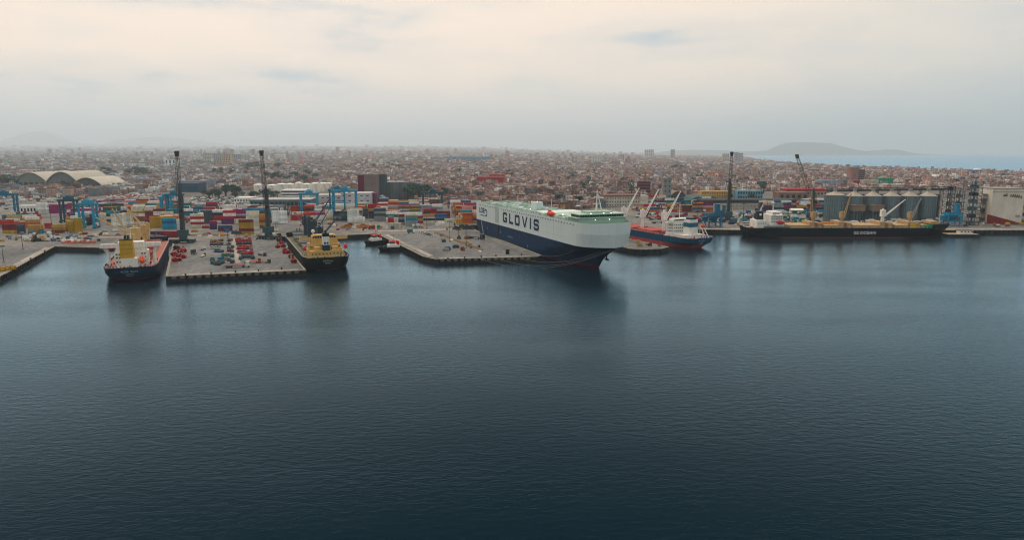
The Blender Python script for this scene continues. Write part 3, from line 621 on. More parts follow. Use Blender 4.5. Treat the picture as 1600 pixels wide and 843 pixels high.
f2 = MB(); f2.box(4.7, -2.0, 16.6, 9.3, 2.0, 22); f2.build('funnel_band', M_WHITE, fo); f3 = MB(); f3.box(4.7, -2.0, 22, 9.3, 2.0, 24.2); [f3.tube((5.8+i*1.6, 0, 24.2), (5.6+i*1.6, 0, 25.8), .45, .4, 8) for i in range(3)]; f3.build('funnel_top', M_BLACK, fo)
em = MB(); em.box(4.6, -1.4, 17.2, 4.72, -.2, 18.4); em.box(4.6, .3, 17.2, 4.72, 1.5, 18.4); em.build('funnel_emblem', M_BLACK, fo)
for s in (-1, 1): lifeboat(b_, 10, s*13.0, 14.4, 6.8, M_LBR)
dm = MB(); dm.lathe((17, 6.5, 22.2), [(.3, 0), (.3, 1.2), (1.1, 1.6), (1.2, 2.4), (.8, 3.2), (.1, 3.5)], 10); dm.build('radome', M_WHITE, b_)
ms = MB(); ms.tube((17, 0, 22), (17, 0, 31), .3, .15, 6); ms.tube((17, -2.5, 27), (17, 2.5, 27), .12, .12, 4); ms.build('radar_mast', M_BC, b_)
deck_crane(b_, 36, 0, 8.2, 17, 24, -82, 47, M_BC, M_BC, 3.6); deck_crane(b_, 62, 0, 8.2, 19, 23, -100, 58, M_BC, M_BC, 3.6); deck_crane(b_, 90, 0, 8.2, 19, 25, -75, 52, M_BC, M_BC, 3.6); deck_crane(b_, 116, 0, 8.2, 18, 18, 20, 25, M_BC, M_BC, 3.4)
for x0 in (27, 41, 67, 95): hatch(b_, x0, x0+(7 if x0 == 27 else 17), 20, 8.2, M_BH, 3.0)
hatch(b_, 117.5, 131, 17, 8.2, M_BH, 3.4)
clutter(b_, (1, 3.6, -10, 10), 8.2, 12, [M_DARK, M_BY, M_BC], 8, 'winch', 1.6); clutter(b_, (4, 26, 11, 14), 8.2, 6, [M_BY, M_DARK], 9, 'vent', 1.4); clutter(b_, (4, 26, -14, -11), 8.2, 6, [M_BY, M_DARK], 19, 'vent', 1.4)
M_WORN2 = mat('worn_white_lettering', (.45, .46, .46), .6)
worn_name(b_, .10, 6.4, 6.4, 1.0, 8, M_WORN2); worn_name(b_, .42, 5.0, 4.0, .8, 5, M_WORN2)

M_CB = mat('hull_blue', (.014, .085, .155), .6, var=.22, scale=.7, spec=.1, zs=.1); M_CR = mat('boot_coral', (.46, .10, .10), .65, var=.2, scale=.25); M_CDECK = mat('deck_crimson', (.30, .022, .03), .75, var=.2); M_CH = mat('hatch_coral', (.56, .17, .15), .75, var=.12)
c_ = thing('bulk_carrier_ship', 'blue bulk carrier with coral red boot stripe and three white cranes', 'ship', (150, 543, 0), R(90+26))
bulk_hull(c_, 165, 27, 8.4, 3.0, M_CB, M_CR, M_CDECK)
house(c_, [(9, -10, 7.4, 33, 10, 10.2)], M_WHITE, 'poop_house'); house(c_, [(24, -9.5, 10.2, 33, 9.5, 19), (25, -8, 19, 31, 8, 22)], M_WHITE)
house(c_, [(25.5, -13.8, 18.6, 29.5, 13.8, 19.6), (25.5, -13.8, 19.6, 25.7, 13.8, 20.6)], M_WHITE, 'bridge_wing')
windows(c_, [(25+i*1.8, 9.5, z) for i in range(4) for z in (12, 14.4, 17)], (.8, .8), '+y'); windows(c_, [(24, -8+i*2, z) for i in range(9) for z in (12, 14.6, 17)], (.9, .8), '-x'); windows(c_, [(25, -7+i*1.4, 20.8) for i in range(11)], (1.1, 1), '-x')
fu = MB(); fu.taper(15, -1, 10.2, 8, 9, 22, 7, 8); fo = fu.build('funnel', M_WHITE, c_); f2 = MB(); f2.taper(15, -1, 16.2, 7.9, 8.9, 19.6, 7.6, 8.7); f2.build('funnel_band', mat('funnel_teal', (.01, .14, .19), .5), fo); f3 = MB(); f3.box(12.5, -4, 22, 17.5, 2, 23.4); f3.build('funnel_top', M_BLACK, fo)
for x in (48, 78, 107): deck_crane(c_, x, 0, 7.4, 18, 28, -90, 57, M_WHITE, M_WHITE, 3.0)
for x0 in (35, 52, 82, 111, 132): hatch(c_, x0, x0+(9 if x0 == 35 else 22 if x0 < 120 else 12), 17 if x0 < 125 else 12, 7.4, M_CH if x0 != 35 else M_CDECK, 2.4)
lb = MB(); [lb.tube((2.0, y, 8), (10, y, 17.5), .3, .3, 5) for y in (-9, -6)]; [lb.tube((2+i*2, -9, 8+i*2.4), (2+i*2, -6, 8+i*2.4), .15, .15, 4) for i in range(5)]; [lb.tube((9.5, y, 8), (9.5, y, 17), .25, .25, 5) for y in (-9, -6)]; lb.build('lifeboat_ramp', M_WHITE, c_); lifeboat(c_, 8.4, -7.5, 17, 6.5, mat('lifeboat_pale_red', (.62, .14, .10), .5))
clutter(c_, (1.5, 8, -8, 9), 7.4, 14, [M_WHITE, M_CDECK, M_DARK], 21, 'winch', 1.8); clutter(c_, (10, 34, 10.3, 12.6), 7.4, 9, [M_WHITE, M_CDECK], 22, 'vent', 1.4)
ms = MB(); ms.tube((28, 0, 22), (28, 0, 35), .35, .15, 6); ms.tube((28, -2.6, 28), (28, 2.6, 28), .14, .14, 4); ms.build('radar_mast', M_WHITE, c_)
worn_name(c_, .12, 6.0, 6.2, .9, 8, M_WORN, (2,)); worn_name(c_, .4, 4.7, 3.6, .65, 5, M_WORN); worn_name(c_, .6, 3.7, 3.6, .5, 5, M_WORN)

M_DB = mat('hull_coal', (.006, .008, .012), .6, var=.4, scale=.7, spec=.06, zs=.08); M_DR = mat('boot_brown', (.13, .055, .05), .7, var=.25); M_TAN = mat('tan_paint', (.52, .36, .22), .65, var=.15, dirt=.15); M_TANH = mat('hatch_tan', (.58, .43, .26), .75, var=.12, dirt=.1); M_DD = mat('deck_umber', (.17, .10, .07), .8, var=.2)
d_ = thing('bulk_carrier_ship', 'long black bulk carrier with tan hatch covers and white side lettering', 'ship', (210.5, 627.5, 0), 0)
bulk_hull(d_, 187, 28, 9.0, .9, M_DB, M_DR, M_DD, 2.8)
house(d_, [(9, -10, 8, 18, 10, 15.2)], M_WHITE, 'casing'); house(d_, [(20, -10.5, 8, 33, 10.5, 12), (21, -9.5, 12, 32, 9.5, 20), (23, -8, 20, 31, 8, 22.8)], M_WHITE); house(d_, [(25, -14.2, 19.6, 29.5, 14.2, 20.6), (29.3, -14.2, 20.6, 29.5, 14.2, 21.6)], M_WHITE, 'bridge_wing')
house(d_, [(15, -13.2, 8, 37, -10.6, 10.4)], mat('deck_slate', (.09, .11, .12)), 'side_locker')
windows(d_, [(22.5+i*2, -9.5, z) for i in range(5) for z in (14, 16.6, 18.8)], (.9, .8), '-y'); windows(d_, [(24+i*1.5, -8, 21.5) for i in range(5)], (1.1, 1), '-y'); windows(d_, [(10.5+i*2, -10, 12.6) for i in range(4)], (.8, .8), '-y')
fu = MB(); fu.taper(14, 0, 15.2, 6, 6, 23, 5.2, 5.2); fo = fu.build('funnel', M_BLACK, d_); em = MB(); em.lathe((0, 0, 0), [(1.1, 0), (1.1, .12)], 14); eo = em.build('funnel_emblem', M_WHITE, fo, (14, -2.86, 20)); eo.rotation_euler = (R(90-3), 0, 0)
lifeboat(d_, 29, -12.6, 13.6, 7.6, M_LBR); ms = MB(); ms.tube((26, 0, 22.8), (26, 0, 33), .4, .2, 6); ms.tube((26, -3, 28), (26, 3, 28), .16, .16, 4); ms.taper(26, 0, 30, 2.4, 2.4, 31, 2.4, 2.4); ms.build('radar_mast', M_WHITE, d_)
for i, (x, ang, el, jl, mj) in enumerate(((63, 100, 82, 23, M_TAN), (89, 10, 74, 22, M_TAN), (126, 0, 40, 23, M_WHITE), (151, 8, 66, 19, M_STEEL))):
    deck_crane(d_, x, 0, 8, 14 if i != 2 else 16, jl, ang, el, M_TAN if i != 2 else M_WHITE, mj, 3.2)
    house(d_, [(x-6.5, -9, 8, x-2, 9, 14), (x+2, -8, 8, x+5.5, 8, 12.8)], M_TAN, 'crane_foundation_house')
house(d_, [(166, -8, 8, 173, 8, 14.2)], M_TAN, 'crane_foundation_house')
for i, (x0, x1) in enumerate(((38, 56), (69.5, 82), (95.5, 119), (133, 144), (157.5, 165.5))): hatch(d_, x0, x1, 20, 8, M_TANH, 3.2)
gb = MB(); gb.box(157, -12.6, 8.1, 169, -10.6, 11.6); gb.build('green_cover', mat('cover_green', (.01, .25, .13), .6), d_)
hp = MB(); hp.lathe((76, 1, 11.0), [(7, 0), (4, 1.6), (.3, 2.6)], 14); hp.build('cargo_heap', mat('rust_heap', (.36, .15, .05), .9, var=.3), d_); yg = MB(); yg.box(146, -12, 8.1, 150, -10, 12.5); yg.build('yellow_grab', mat('grab_yellow', (.62, .40, .03), .6), d_)
text('OCEAN', 3.6, M_WHITE, d_, (106.6, -14.06, 4.6), (R(90), 0, 0), .018, 'side_lettering', 1.12, 1.06); text('G2', 3.6, M_WHITE, d_, (96.2, -14.06, 4.6), (R(90), 0, 0), .02, 'side_lettering', 1.0)
clutter(d_, (1.5, 8, -8, 8), 8, 10, [M_WHITE, M_RED, M_DARK], 31, 'winch'); clutter(d_, (36, 170, -13, -10.8), 8, 22, [M_TAN, M_DARK, M_DD, M_STEEL], 32, 'vent', 1.5)

# ---- tugs
def tug(loc, rz, label):
    t = thing('tugboat', label, 'tugboat', loc, rz, 'tugboats at the pier corner'); L_ = 25
    lv = [(-2, 1.5, L_-2, 12, 2.0, 8, .5, 0), (0, 1, L_-1, 11, 2.2, 7, .35, 0), (1.6, .2, L_-.3, 10, 2.4, 6, .25, 0), (2.8, 0, L_+.4, 10, 2.5, 6, .2, 0)]
    _, rw = hull('hull', t, 9.8, lv, [M_BLACK], 20); deck('main_deck', t, rw[-1], -.9, .2, mat('tug_deck', (.10, .06, .05)))
    fd = MB(); fd.path([(x, y, z) for x, y, z in rw[-1]], .38, 6); fd.path([(x, -y, z) for x, y, z in rw[-1]], .38, 6); fd.build('rubber_fender', M_TYRE, t)
    house(t, [(9, -3.2, 1.9, 18, 3.2, 4.8)], M_WHITE, 'deckhouse'); w_ = MB(); w_.taper(14.5, 0, 4.8, 4.6, 4.6, 7.4, 4.0, 4.0); wo = w_.build('wheelhouse', M_WHITE, t)
    rf = MB(); rf.box(12.2, -2.3, 7.4, 16.8, 2.3, 7.8); rf.build('wheelhouse_roof', M_LBR, wo)
    wn = MB(); wn.taper(14.5, 0, 5.9, 4.62, 4.62, 7.0, 4.25, 4.25); wn.build('window_band', M_GLASS, wo)
    for s in (-1, 1): f = MB(); f.box(9.4, s*2.2-.6, 4.8, 11, s*2.2+.6, 7.6); f.build('funnel', M_LBR, t)
    m_ = MB(); m_.tube((13, 0, 7.8), (13, 0, 12.5), .15, .1, 5); m_.tube((13, -1.2, 10.5), (13, 1.2, 10.5), .08, .08, 4); m_.build('mast', M_LBR, t)
    wi = MB(); wi.tube((20.5, -1.4, 2.8), (20.5, 1.4, 2.8), .8, .8, 8); wi.build('winch', M_DARK, t)
    return t
tug(at(597, 380.5, 0) + Vector((3, 10, 0)), R(-128), 'black tugboat with red funnels in the inner basin corner')
tug(at(636, 391.5, 0) + Vector((2, 6, 0)), R(198), 'black tugboat with red funnels nearest the camera beside the grey pier')

# ------------------------------------------------------------------ mobile harbour cranes
M_TEAL = mat('crane_dark_teal', (.036, .062, .068), .5, var=.2); M_LAT = mat('lattice_grey', (.07, .07, .072), .6)
def harbour_crane(loc, label, hz, tip, rz=0.0, ml=None):
    """hz: tower top; tip: boom tip relative to the base"""
    t = thing('mobile_harbour_crane', label, 'crane', loc, 0, 'tall mobile harbour cranes'); c, s = math.cos(rz), math.sin(rz)
    ch = MB(); ch.cbox(0, 0, 1.2, 17, 6, 1.8, 0, rz); ch.build('chassis', M_TEAL, t)
    for a_, b_ in ((-1,-1),(1,-1),(1,1),(-1,1)):
        o = MB(); x, y = a_*7, b_*6.2; X, Y = x*c-y*s, x*s+y*c; o.tube((a_*6*c, a_*6*s, 2), (X, Y, 1.5), .5, .45, 6); o.tube((X, Y, 0), (X, Y, 1.6), 1.3, .5, 8); o.build('outrigger', M_TEAL, t)
    for a_ in (-6.5,-4,4,6.5):
        for b_ in (-2.6, 2.6):
            wv = MB(); X, Y = a_*c-b_*s, a_*s+b_*c; wv.tube((X+s*.5, Y-c*.5, .75), (X-s*.5, Y+c*.5, .75), .75, .75, 10); wv.build('wheel', M_TYRE, t)
    tr = MB(); tr.tube((0,0,3), (0,0,5.4), 3.2, 3.0, 14); tr.cbox(0, 0, 5.4, 7.4, 5.6, 5.2, 0, rz); tr.build('machinery_house', mat('crane_teal_light', (.05, .09, .10), .5), t)
    cw = MB(); cw.cbox(-3.4*c, -3.4*s+2.2, 5.5, 2.6, 4, 2.6, 0, rz); cw.build('counterweight', M_DARK, t)
    tw = MB(); tw.taper(0, 0, 10.6, 3.0, 2.8, hz, 2.1, 2.0); tw.tube((0, 0, hz), (0, 0, hz+2.5), 1.1, .7, 8); to = tw.build('tower', M_TEAL, t)
    ld = MB(); ld.lattice((2.3, -1.8, 10.6), (1.9, -1.6, hz-2), 1.0, 1.0, 16, .09); ld.build('ladder_cage', M_LAT, to)
    cb = MB(); cb.taper(1.6, -2.6, hz*.62, 2.4, 2.2, hz*.62+2.6, 2.1, 2.6); cbo = cb.build('operator_cab', M_DARK, t); gw = MB(); gw.box(.6, -4.0, hz*.62+.9, 2.6, -3.9, hz*.62+2.2); gw.build('cab_window', M_GLASS, cbo)
    tip = Vector(tip); bs = Vector((0, -1.9, hz*.52)); bm = MB(); bm.lattice(bs, bs.lerp(tip, .12), .8, 3.0, 2, .16); bm.lattice(bs.lerp(tip, .12), bs.lerp(tip, .93), 3.0, 2.2, 13, .16); bm.lattice(bs.lerp(tip, .93), tip, 2.2, 1.2, 2, .14); bo = bm.build('boom', ml or M_LAT, t)
    hd = MB(); d = (tip-bs).normalized(); hd.tube(tip-d*1.8+Vector((-1.2,0,0)), tip-d*1.8+Vector((1.2,0,0)), 1.3, 1.3, 10); hd.tube(tip+Vector((-1.5,0,.2)), tip+Vector((1.5,0,.2)), 1.25, 1.25, 10); hd.cbox(tip.x, tip.y, tip.z-2.6, 2.2, 1.6, 2.6); hd.build('boom_head', M_DARK, bo)
    pn = MB(); top = Vector((0, 0, hz+2.4)); pn.tube(top+Vector((.8,0,0)), tip, .09, .09, 3); pn.tube(top+Vector((-.8,0,0)), tip, .09, .09, 3); pn.tube(tip+Vector((0,-1.5,-1)), tip+Vector((0,-1.5,-(tip.z-hz*.75))), .09, .09, 3); pn.build('hoist_wire', M_LAT, t)
    return t
harbour_crane(at(287, 379, G), 'dark harbour crane with upright lattice boom at the stern of the navy ship pier', 39.5, (2.6, -5, 71.5), R(8))
harbour_crane(at(420, 373, G), 'dark harbour crane with upright lattice boom beside the yellow-housed ship', 41.5, (-.4, -4, 72), R(-12))
harbour_crane(at(1137, 346, G), 'dark harbour crane with upright boom on the quay right of the blue bulk carrier', 42, (-1.0, -5, 71), R(5))
harbour_crane(at(1268, 348, G), 'dark harbour crane behind the long black ship with boom leaning left', 33, (-21, -3, 68.5), R(20))

# ------------------------------------------------------------------ yard gantry cranes
M_GB = mat('gantry_blue', (.02, .17, .27), .5, var=.15); M_GB2 = mat('gantry_sky_blue', (.05, .31, .46), .5, var=.12); M_GT = mat('gantry_teal_dark', (.014, .085, .12), .5, var=.2)
def gantry(loc, rz, label, span, hh, m, dp=8.0):
    t = thing('yard_gantry_crane', label, 'gantry crane', loc, rz, 'rubber tyred gantry cranes in the container yard')
    for sx in (-1, 1):
        for sy in (-1, 1):
            l = MB(); l.taper(sx*span/2, sy*dp/2, 1.6, 2.0, 1.5, hh, 1.7, 1.4); l.build('leg', m, t)
        sb = MB(); sb.box(sx*span/2-.8, -dp/2-3, .9, sx*span/2+.8, dp/2+3, 2.2); so_ = sb.build('sill_beam', m, t)
        for q in (-dp/2-2, -dp/2+1, dp/2-1, dp/2+2): wv = MB(); wv.tube((sx*span/2-.4, q, .8), (sx*span/2+.4, q, .8), .8, .8, 9); wv.build('wheel', M_TYRE, so_)
        br_ = MB(); br_.tube((sx*span/2, -dp/2, hh*.45), (sx*span/2, dp/2, hh*.8), .3, .3, 5); br_.box(sx*span/2-.4, -dp/2, hh*.5, sx*span/2+.4, dp/2, hh*.5+.8); br_.build('brace', m, t)
    for sy in (-1, 1): g = MB(); g.box(-span/2-2, sy*dp/2-.8, hh, span/2+2, sy*dp/2+.8, hh+2.1); g.build('girder', m, t)
    e_ = MB(); e_.box(-span/2-1.5, -dp/2+.8, hh+.4, -span/2-.4, dp/2-.8, hh+1.6); e_.box(span/2+.4, -dp/2+.8, hh+.4, span/2+1.5, dp/2-.8, hh+1.6); e_.build('end_tie', m, t)
    tr = MB(); tr.box(-3, -dp/2-.5, hh+2.15, 4, dp/2+.5, hh+4.8); tr.taper(.5, 0, hh+4.8, 4, 4, hh+6, 3, 3); to = tr.build('trolley', m, t); cb = MB(); cb.box(4.2, -1.5, hh-2.6, 6.4, 1.5, hh+.4); cb.build('operator_cab', M_WHITE, to)
    sp = MB(); sp.box(-6, -1.2, hh*.6, 6, 1.2, hh*.6+.6); [sp.tube((x, y, hh*.6), (x*.4, y, hh+2.2), .08, .08, 3) for x in (-3, 3) for y in (-1, 1)]; sp.build('spreader', m, to)
    wk = MB(); wk.box(-span/2-2, -dp/2-1.9, hh+.5, span/2+2, -dp/2-.85, hh+.62); wk.build('walkway', m, t); railing(t, [(-span/2-2, -dp/2-1.9, hh+.6), (span/2+2, -dp/2-1.9, hh+.6)], 1.1, m, 3)
    eb = MB(); eb.box(span/2-2.2, -dp/2+1.4, 2.3, span/2+1.4, dp/2-1.4, 5.2); eb.build('power_unit', M_WHITE, t)
    return t
GX = [(10, 343, 22, 26, M_GB, 'blue gantry crane at the left edge of the container yard'), (110, 347, 14, 22, M_GT, 'dark blue gantry crane left of the sky blue one beside the magenta stack'),
      (140, 356, 13, 22, M_GB2, 'sky blue gantry crane behind the ochre containers'), (275, 341, 15, 25, M_GB, 'blue gantry crane behind the leftmost harbour crane'),
      (484, 337, 18, 24, M_GB2, 'light blue gantry crane in front of the striped white building'), (540, 343, 24, 30, M_GB2, 'large blue gantry crane over the reefer stacks in mid yard'),
      (528, 338, 16, 29, M_GB, 'blue gantry crane standing half hidden behind the large one'), (676, 334, 22, 24, M_GT, 'dark teal gantry crane near the car carrier stern'),
      (262, 337, 11, 20, M_GB2, 'small sky blue gantry crane above the cream containers')]
for x, y, sp, hh, m, lab in GX: gantry(at(x, y, G), R(random.uniform(4, 14)), lab, sp, hh, m, 7)

# ------------------------------------------------------------------ blue cargo hoppers on the right quays
def hopper(loc, rz, label, m, k=1.0):
    t = thing('cargo_hopper', label, 'hopper', loc, rz, 'blue quayside cargo hoppers')
    for sx in (-1, 1):
        for sy in (-1, 1): l = MB(); l.box(sx*5*k-.5, sy*4*k-.5, 0, sx*5*k+.5, sy*4*k+.5, 9*k); l.build('leg', m, t)
    f = MB(); f.taper(0, 0, 5*k, 2.4*k, 2.4*k, 9.4*k, 9*k, 7.6*k); f.build('funnel', m, t)
    r = MB(); [r.box(-5.6*k, sy*4.4*k-.25, 9.4*k, 5.6*k, sy*4.4*k+.25, 11.6*k) for sy in (-1, 1)]; [r.box(sx*5.4*k-.25, -4.2*k, 9.4*k, sx*5.4*k+.25, 4.2*k, 11.6*k) for sx in (-1, 1)]; r.build('hopper_rim', m, t)
    b = MB(); [b.box(-5*k, sy*4*k-.3, z, 5*k, sy*4*k+.3, z+.6) for sy in (-1, 1) for z in (4*k, 8.2*k)]; [b.box(sx*5*k-.3, -4*k, 6*k, sx*5*k+.3, 4*k, 6*k+.6) for sx in (-1, 1)]; [b.tube((sx*5*k, -4*k, .5), (-sx*5*k, -4*k, 4*k), .25, .25, 4) for sx in (-1, 1)]; b.build('brace_frame', m, t)
    h = MB(); h.box(2.2*k, -2*k, 11.6*k, 5.2*k, 2*k, 19*k); h.box(1.8*k, -2.4*k, 19*k, 5.6*k, 2.4*k, 19.4*k); h.build('filter_house', m, t); st = MB(); st.box(-9.5*k, -1.6*k, 5*k, -5.2*k, 1.6*k, 8.6*k); st.box(-9.8*k, -2*k, 8.6*k, -5*k, 2*k, 9*k); st.build('control_cabin', m, t)
    sl_ = MB(); sl_.lattice((6.6*k, -3*k, 0), (6.6*k, -3*k, 11*k), 1.6*k, 1.6*k, 5, .14); sl_.build('stair_tower', m, t)
M_HB = mat('hopper_blue', (.008, .15, .26), .55, var=.2, dirt=.15); M_HB2 = mat('hopper_bright_blue', (.01, .24, .40), .55, var=.15)
hopper(at(1113, 354.5, G), R(10), 'blue cargo hopper standing on the quay behind the blue ship stern', M_HB, 1.15)
hopper(at(1486, 352, G), R(-5), 'bright blue cargo hopper by the bow of the long black ship', M_HB2, 1.1)
hopper(at(1128, 340, G), R(30), 'small blue cargo hopper set back between the quay crane and the blue ship', M_HB, .7)

# ------------------------------------------------------------------ shipping containers
CC = {'maroon': (.19, .022, .03), 'red': (.50, .028, .045), 'orange red': (.52, .09, .03), 'orange': (.62, .17, .02), 'ochre': (.50, .30, .035), 'tan': (.48, .31, .14), 'cream': (.84, .77, .63),
      'white': (.98, .98, .95), 'grey': (.30, .33, .34), 'navy': (.018, .04, .085), 'sky blue': (.05, .30, .45), 'blue': (.03, .12, .25), 'teal': (.02, .16, .17), 'magenta': (.36, .02, .17),
      'pink': (.66, .38, .36), 'slate': (.05, .065, .075), 'brown': (.28, .10, .05), 'purple': (.16, .03, .17), 'green': (.02, .18, .09)}
CMAT = {k: mat('container_'+k.replace(' ', '_'), tuple(q*.9+.012 for q in v), .7, 0, .22, .8, .2, .16) for k, v in CC.items()}
CME = {}
def container_mesh(colour, L_=12.19):
    k = (colour, L_)
    if k in CME: return CME[k]
    b = MB(); w_, h_ = 2.44, 2.59; b.box(0, .05, .05, L_, w_-.05, h_-.05)
    for x in (0, L_-.18): b.box(x-.03, 0, 0, x+.21, w_, h_)                       # corner frames stand proud of the panels
    for z in (0, h_-.16): b.box(.21, 0, z, L_-.21, w_, z+.16)
    n = 9 if L_ > 8 else 5
    for i in range(n): x = .6+(L_-1.2)*i/(n-1); b.box(x-.12, .0, .16, x+.12, .05, h_-.16)
    me = bpy.data.meshes.new('shipping_container'); me.from_pydata(b.v, [], b.f); me.materials.append(CMAT[colour]); me.update(); CME[k] = me
    return me
NC = 0
TIER = ('bottom', 'second', 'third', 'fourth', 'fifth', 'sixth')
def stack(px, py, tiers, where, n=1, L_=12.19, rz=R(9), rows=1, gap=.5):
    """tiers: colours bottom to top (str) or list per column"""
    global NC
    p = at(px, py, G); c, s = math.cos(rz), math.sin(rz)
    for r in range(rows):
        for k in range(n):
            col = tiers[k] if isinstance(tiers[0], (list, tuple)) else tiers
            for z, colr in enumerate(col):
                x = k*(L_+gap); y = r*2.75; o = link('shipping_container', container_mesh(colr, L_), None, (p.x+x*c-y*s, p.y+x*s+y*c, G+.02+z*2.6), rz)
                pos = 'top' if z == len(col)-1 and z else TIER[z]
                o['base'] = f'{colr} container, {pos} tier of {where}'; o['sx'] = px_of(o.location)[0]
                tag(o, o['base'], 'container', 'shipping containers stacked in the yard'); NC += 1
Rr = random.Random(5)
def mix(n, pal): return [Rr.choice(pal) for _ in range(n)]
stack(4, 364, ['ochre', 'maroon', 'maroon'], 'the stack by the left gantry'); stack(27, 364.5, ['navy', 'navy', 'slate'], 'the navy stack at far left', 1, 6.06)
stack(44, 365, ['sky blue', 'ochre', 'tan'], 'the stack over sky blue'); stack(70, 357, ['red', 'red'], 'the short red stack', 1, 6.06)
stack(81, 364, ['maroon', 'ochre', 'tan'], 'the stack left of the ochre wall'); stack(104, 363, ['ochre']*4, 'the tall ochre wall', 1, 6.06); stack(117, 363, ['ochre']*5, 'the taller ochre wall', 1, 6.06)
stack(58, 334, ['white']*5, 'the white stack by magenta', 1, 12.19); stack(77, 333, ['magenta']*4, 'the magenta stack', 2, 12.19)
stack(156, 337, [['maroon','purple','maroon','maroon'],['brown','blue','maroon','red']], 'the maroon block', 2); stack(181, 337, ['maroon','blue','sky blue','white'], 'the striped block')
stack(196, 330, [['red','maroon','red','red','red'],['orange','red','grey','orange red','orange']], 'the red and orange ridge', 2); stack(209, 337, [['cream','white','cream','cream','white'],['cream','tan','white','cream']], 'the cream block', 2)
stack(175, 361, ['white','cream','white','cream','white','cream'], 'the white stack behind the navy ship', 1, 12.19, R(6)); stack(187, 354, ['cream','white','cream','white','cream'], 'the cream stack behind the navy ship', 1)
stack(234, 356, ['ochre']*4, 'the ochre stack by the sky blue one'); stack(254, 358, ['sky blue','sky blue','blue','sky blue'], 'the sky blue stack'); stack(252, 346, ['cream','cream','tan','cream'], 'the stack above sky blue')
stack(240, 341, [['maroon','white','cream','maroon'],['blue','brown','sky blue','tan']], 'the mixed row by the gantry', 2)
stack(231, 371, [['maroon','maroon'],['maroon','red']], 'the maroon row by the navy ship', 2, 12.19, R(2))
stack(298, 355, ['cream','red','white','red','cream'], 'the red and white stack'); stack(316, 357, ['red'], 'the low red pair', 1, 6.06); stack(319, 349, ['slate']*5, 'the slate reefer rack', 1, 8.0); stack(328, 358, ['navy','purple','magenta'], 'the purple stack', 1, 6.06)
stack(339, 343, ['slate','navy','slate','slate'], 'the slate rack behind'); stack(341, 361, ['maroon','blue'], 'the blue and maroon stack'); stack(353, 346, ['cream','white','cream','cream','white'], 'the cream tower', 1, 8)
stack(365, 346, ['white','pink','white','magenta','magenta'], 'the magenta topped stack'); stack(374, 366, ['ochre','maroon','ochre','ochre','maroon'], 'the ochre and maroon stack'); stack(385, 334, ['white','cream','white','white'], 'the white stack at back')
stack(391, 358, ['white','cream','cream','white','cream'], 'the cream wall', 1, 8); stack(405, 356, ['brown','tan','brown','orange','tan'], 'the brown stack by the crane', 1, 8); stack(425, 349, ['white']*5, 'the white stack right of the crane', 2, 7.5, R(4), 1, .2)
stack(455, 336, [['brown','orange red','orange red','red'],['red','orange red','maroon','orange red']], 'the orange red pile', 2); stack(492, 340, ['cream','white','grey','white','cream'], 'the pale stack behind slate cranes', 1, 8)
stack(509, 348, ['cream','tan','cream','white','cream'], 'the cream rack', 1, 7); stack(543, 347, ['white']*5, 'the white stack by the gantry', 1); stack(552, 347, ['cream','white'], 'the low white pair')
stack(522, 345, [['slate','grey','slate','navy'],['navy','slate','teal','slate']], 'the slate reefer row', 2, 7)
stack(565, 341, [['slate','navy','slate','slate'],['slate','slate','navy','tan'],['navy','slate','slate','orange']], 'the dark reefer block', 3, 7); stack(575, 332, [['red','maroon','red','red'],['red','orange red','red','red']], 'the red ridge', 2)
stack(595, 337, ['white','grey','white','white'], 'the white column', 1, 8); stack(604, 334, [['maroon','magenta','maroon','red'],['red','maroon','magenta','maroon'],['maroon','red','orange red','maroon']], 'the magenta and maroon ridge', 3)
stack(606, 326, [['ochre','ochre','ochre','ochre'],['maroon','red','tan','ochre']], 'the ochre ridge', 2); stack(645, 334, [['teal','maroon','teal','teal'],['navy','red','blue','maroon']], 'the teal ridge', 2)
stack(613, 340, ['maroon','sky blue','white'], 'the sky blue topped stack', 1, 9); stack(606, 349, ['red','red','grey'], 'the red trio by the basin', 1, 6.06); stack(607, 357, ['cream','cream'], 'the cream pair by the basin'); stack(623, 351, ['grey','navy','grey','maroon'], 'the grey and maroon stack', 1, 6.06)
stack(634, 353, ['grey','grey','sky blue','grey','cream'], 'the grey tower', 1); stack(662, 341, [['maroon','red','navy','red'],['maroon','magenta','red','maroon']], 'the red block by the teal gantry', 2, 7)
stack(682, 345, [['grey','grey','maroon','maroon'],['red','magenta','maroon','maroon']], 'the maroon topped pair', 2, 7); stack(695, 354, ['cream','white','cream'], 'the cream trio', 1, 9); stack(713, 350, ['ochre','ochre'], 'the ochre pair', 1, 6.06); stack(723, 349, ['orange','orange','orange','orange red'], 'the orange stack', 1, 10)
stack(722, 341, ['pink','tan','pink','pink','pink'], 'the pink stack by the car carrier', 1); stack(709, 337, ['ochre','brown','ochre','tan','ochre'], 'the ochre tower', 1, 9); stack(640, 328, [['red','orange','maroon','red'],['orange red','maroon','brown','orange']], 'the back red row', 2)
stack(680, 353, ['white'], 'the low white unit', 1); stack(300, 338, [['blue','grey','white','blue'],['brown','maroon','white','red']], 'the back row by the slate rack', 2)
stack(206, 345, ['cream','grey','white','tan'], 'the pale stack behind cream cranes', 2, 6.06); stack(134, 351, ['navy','blue','maroon'], 'the stack under the sky blue gantry', 1)
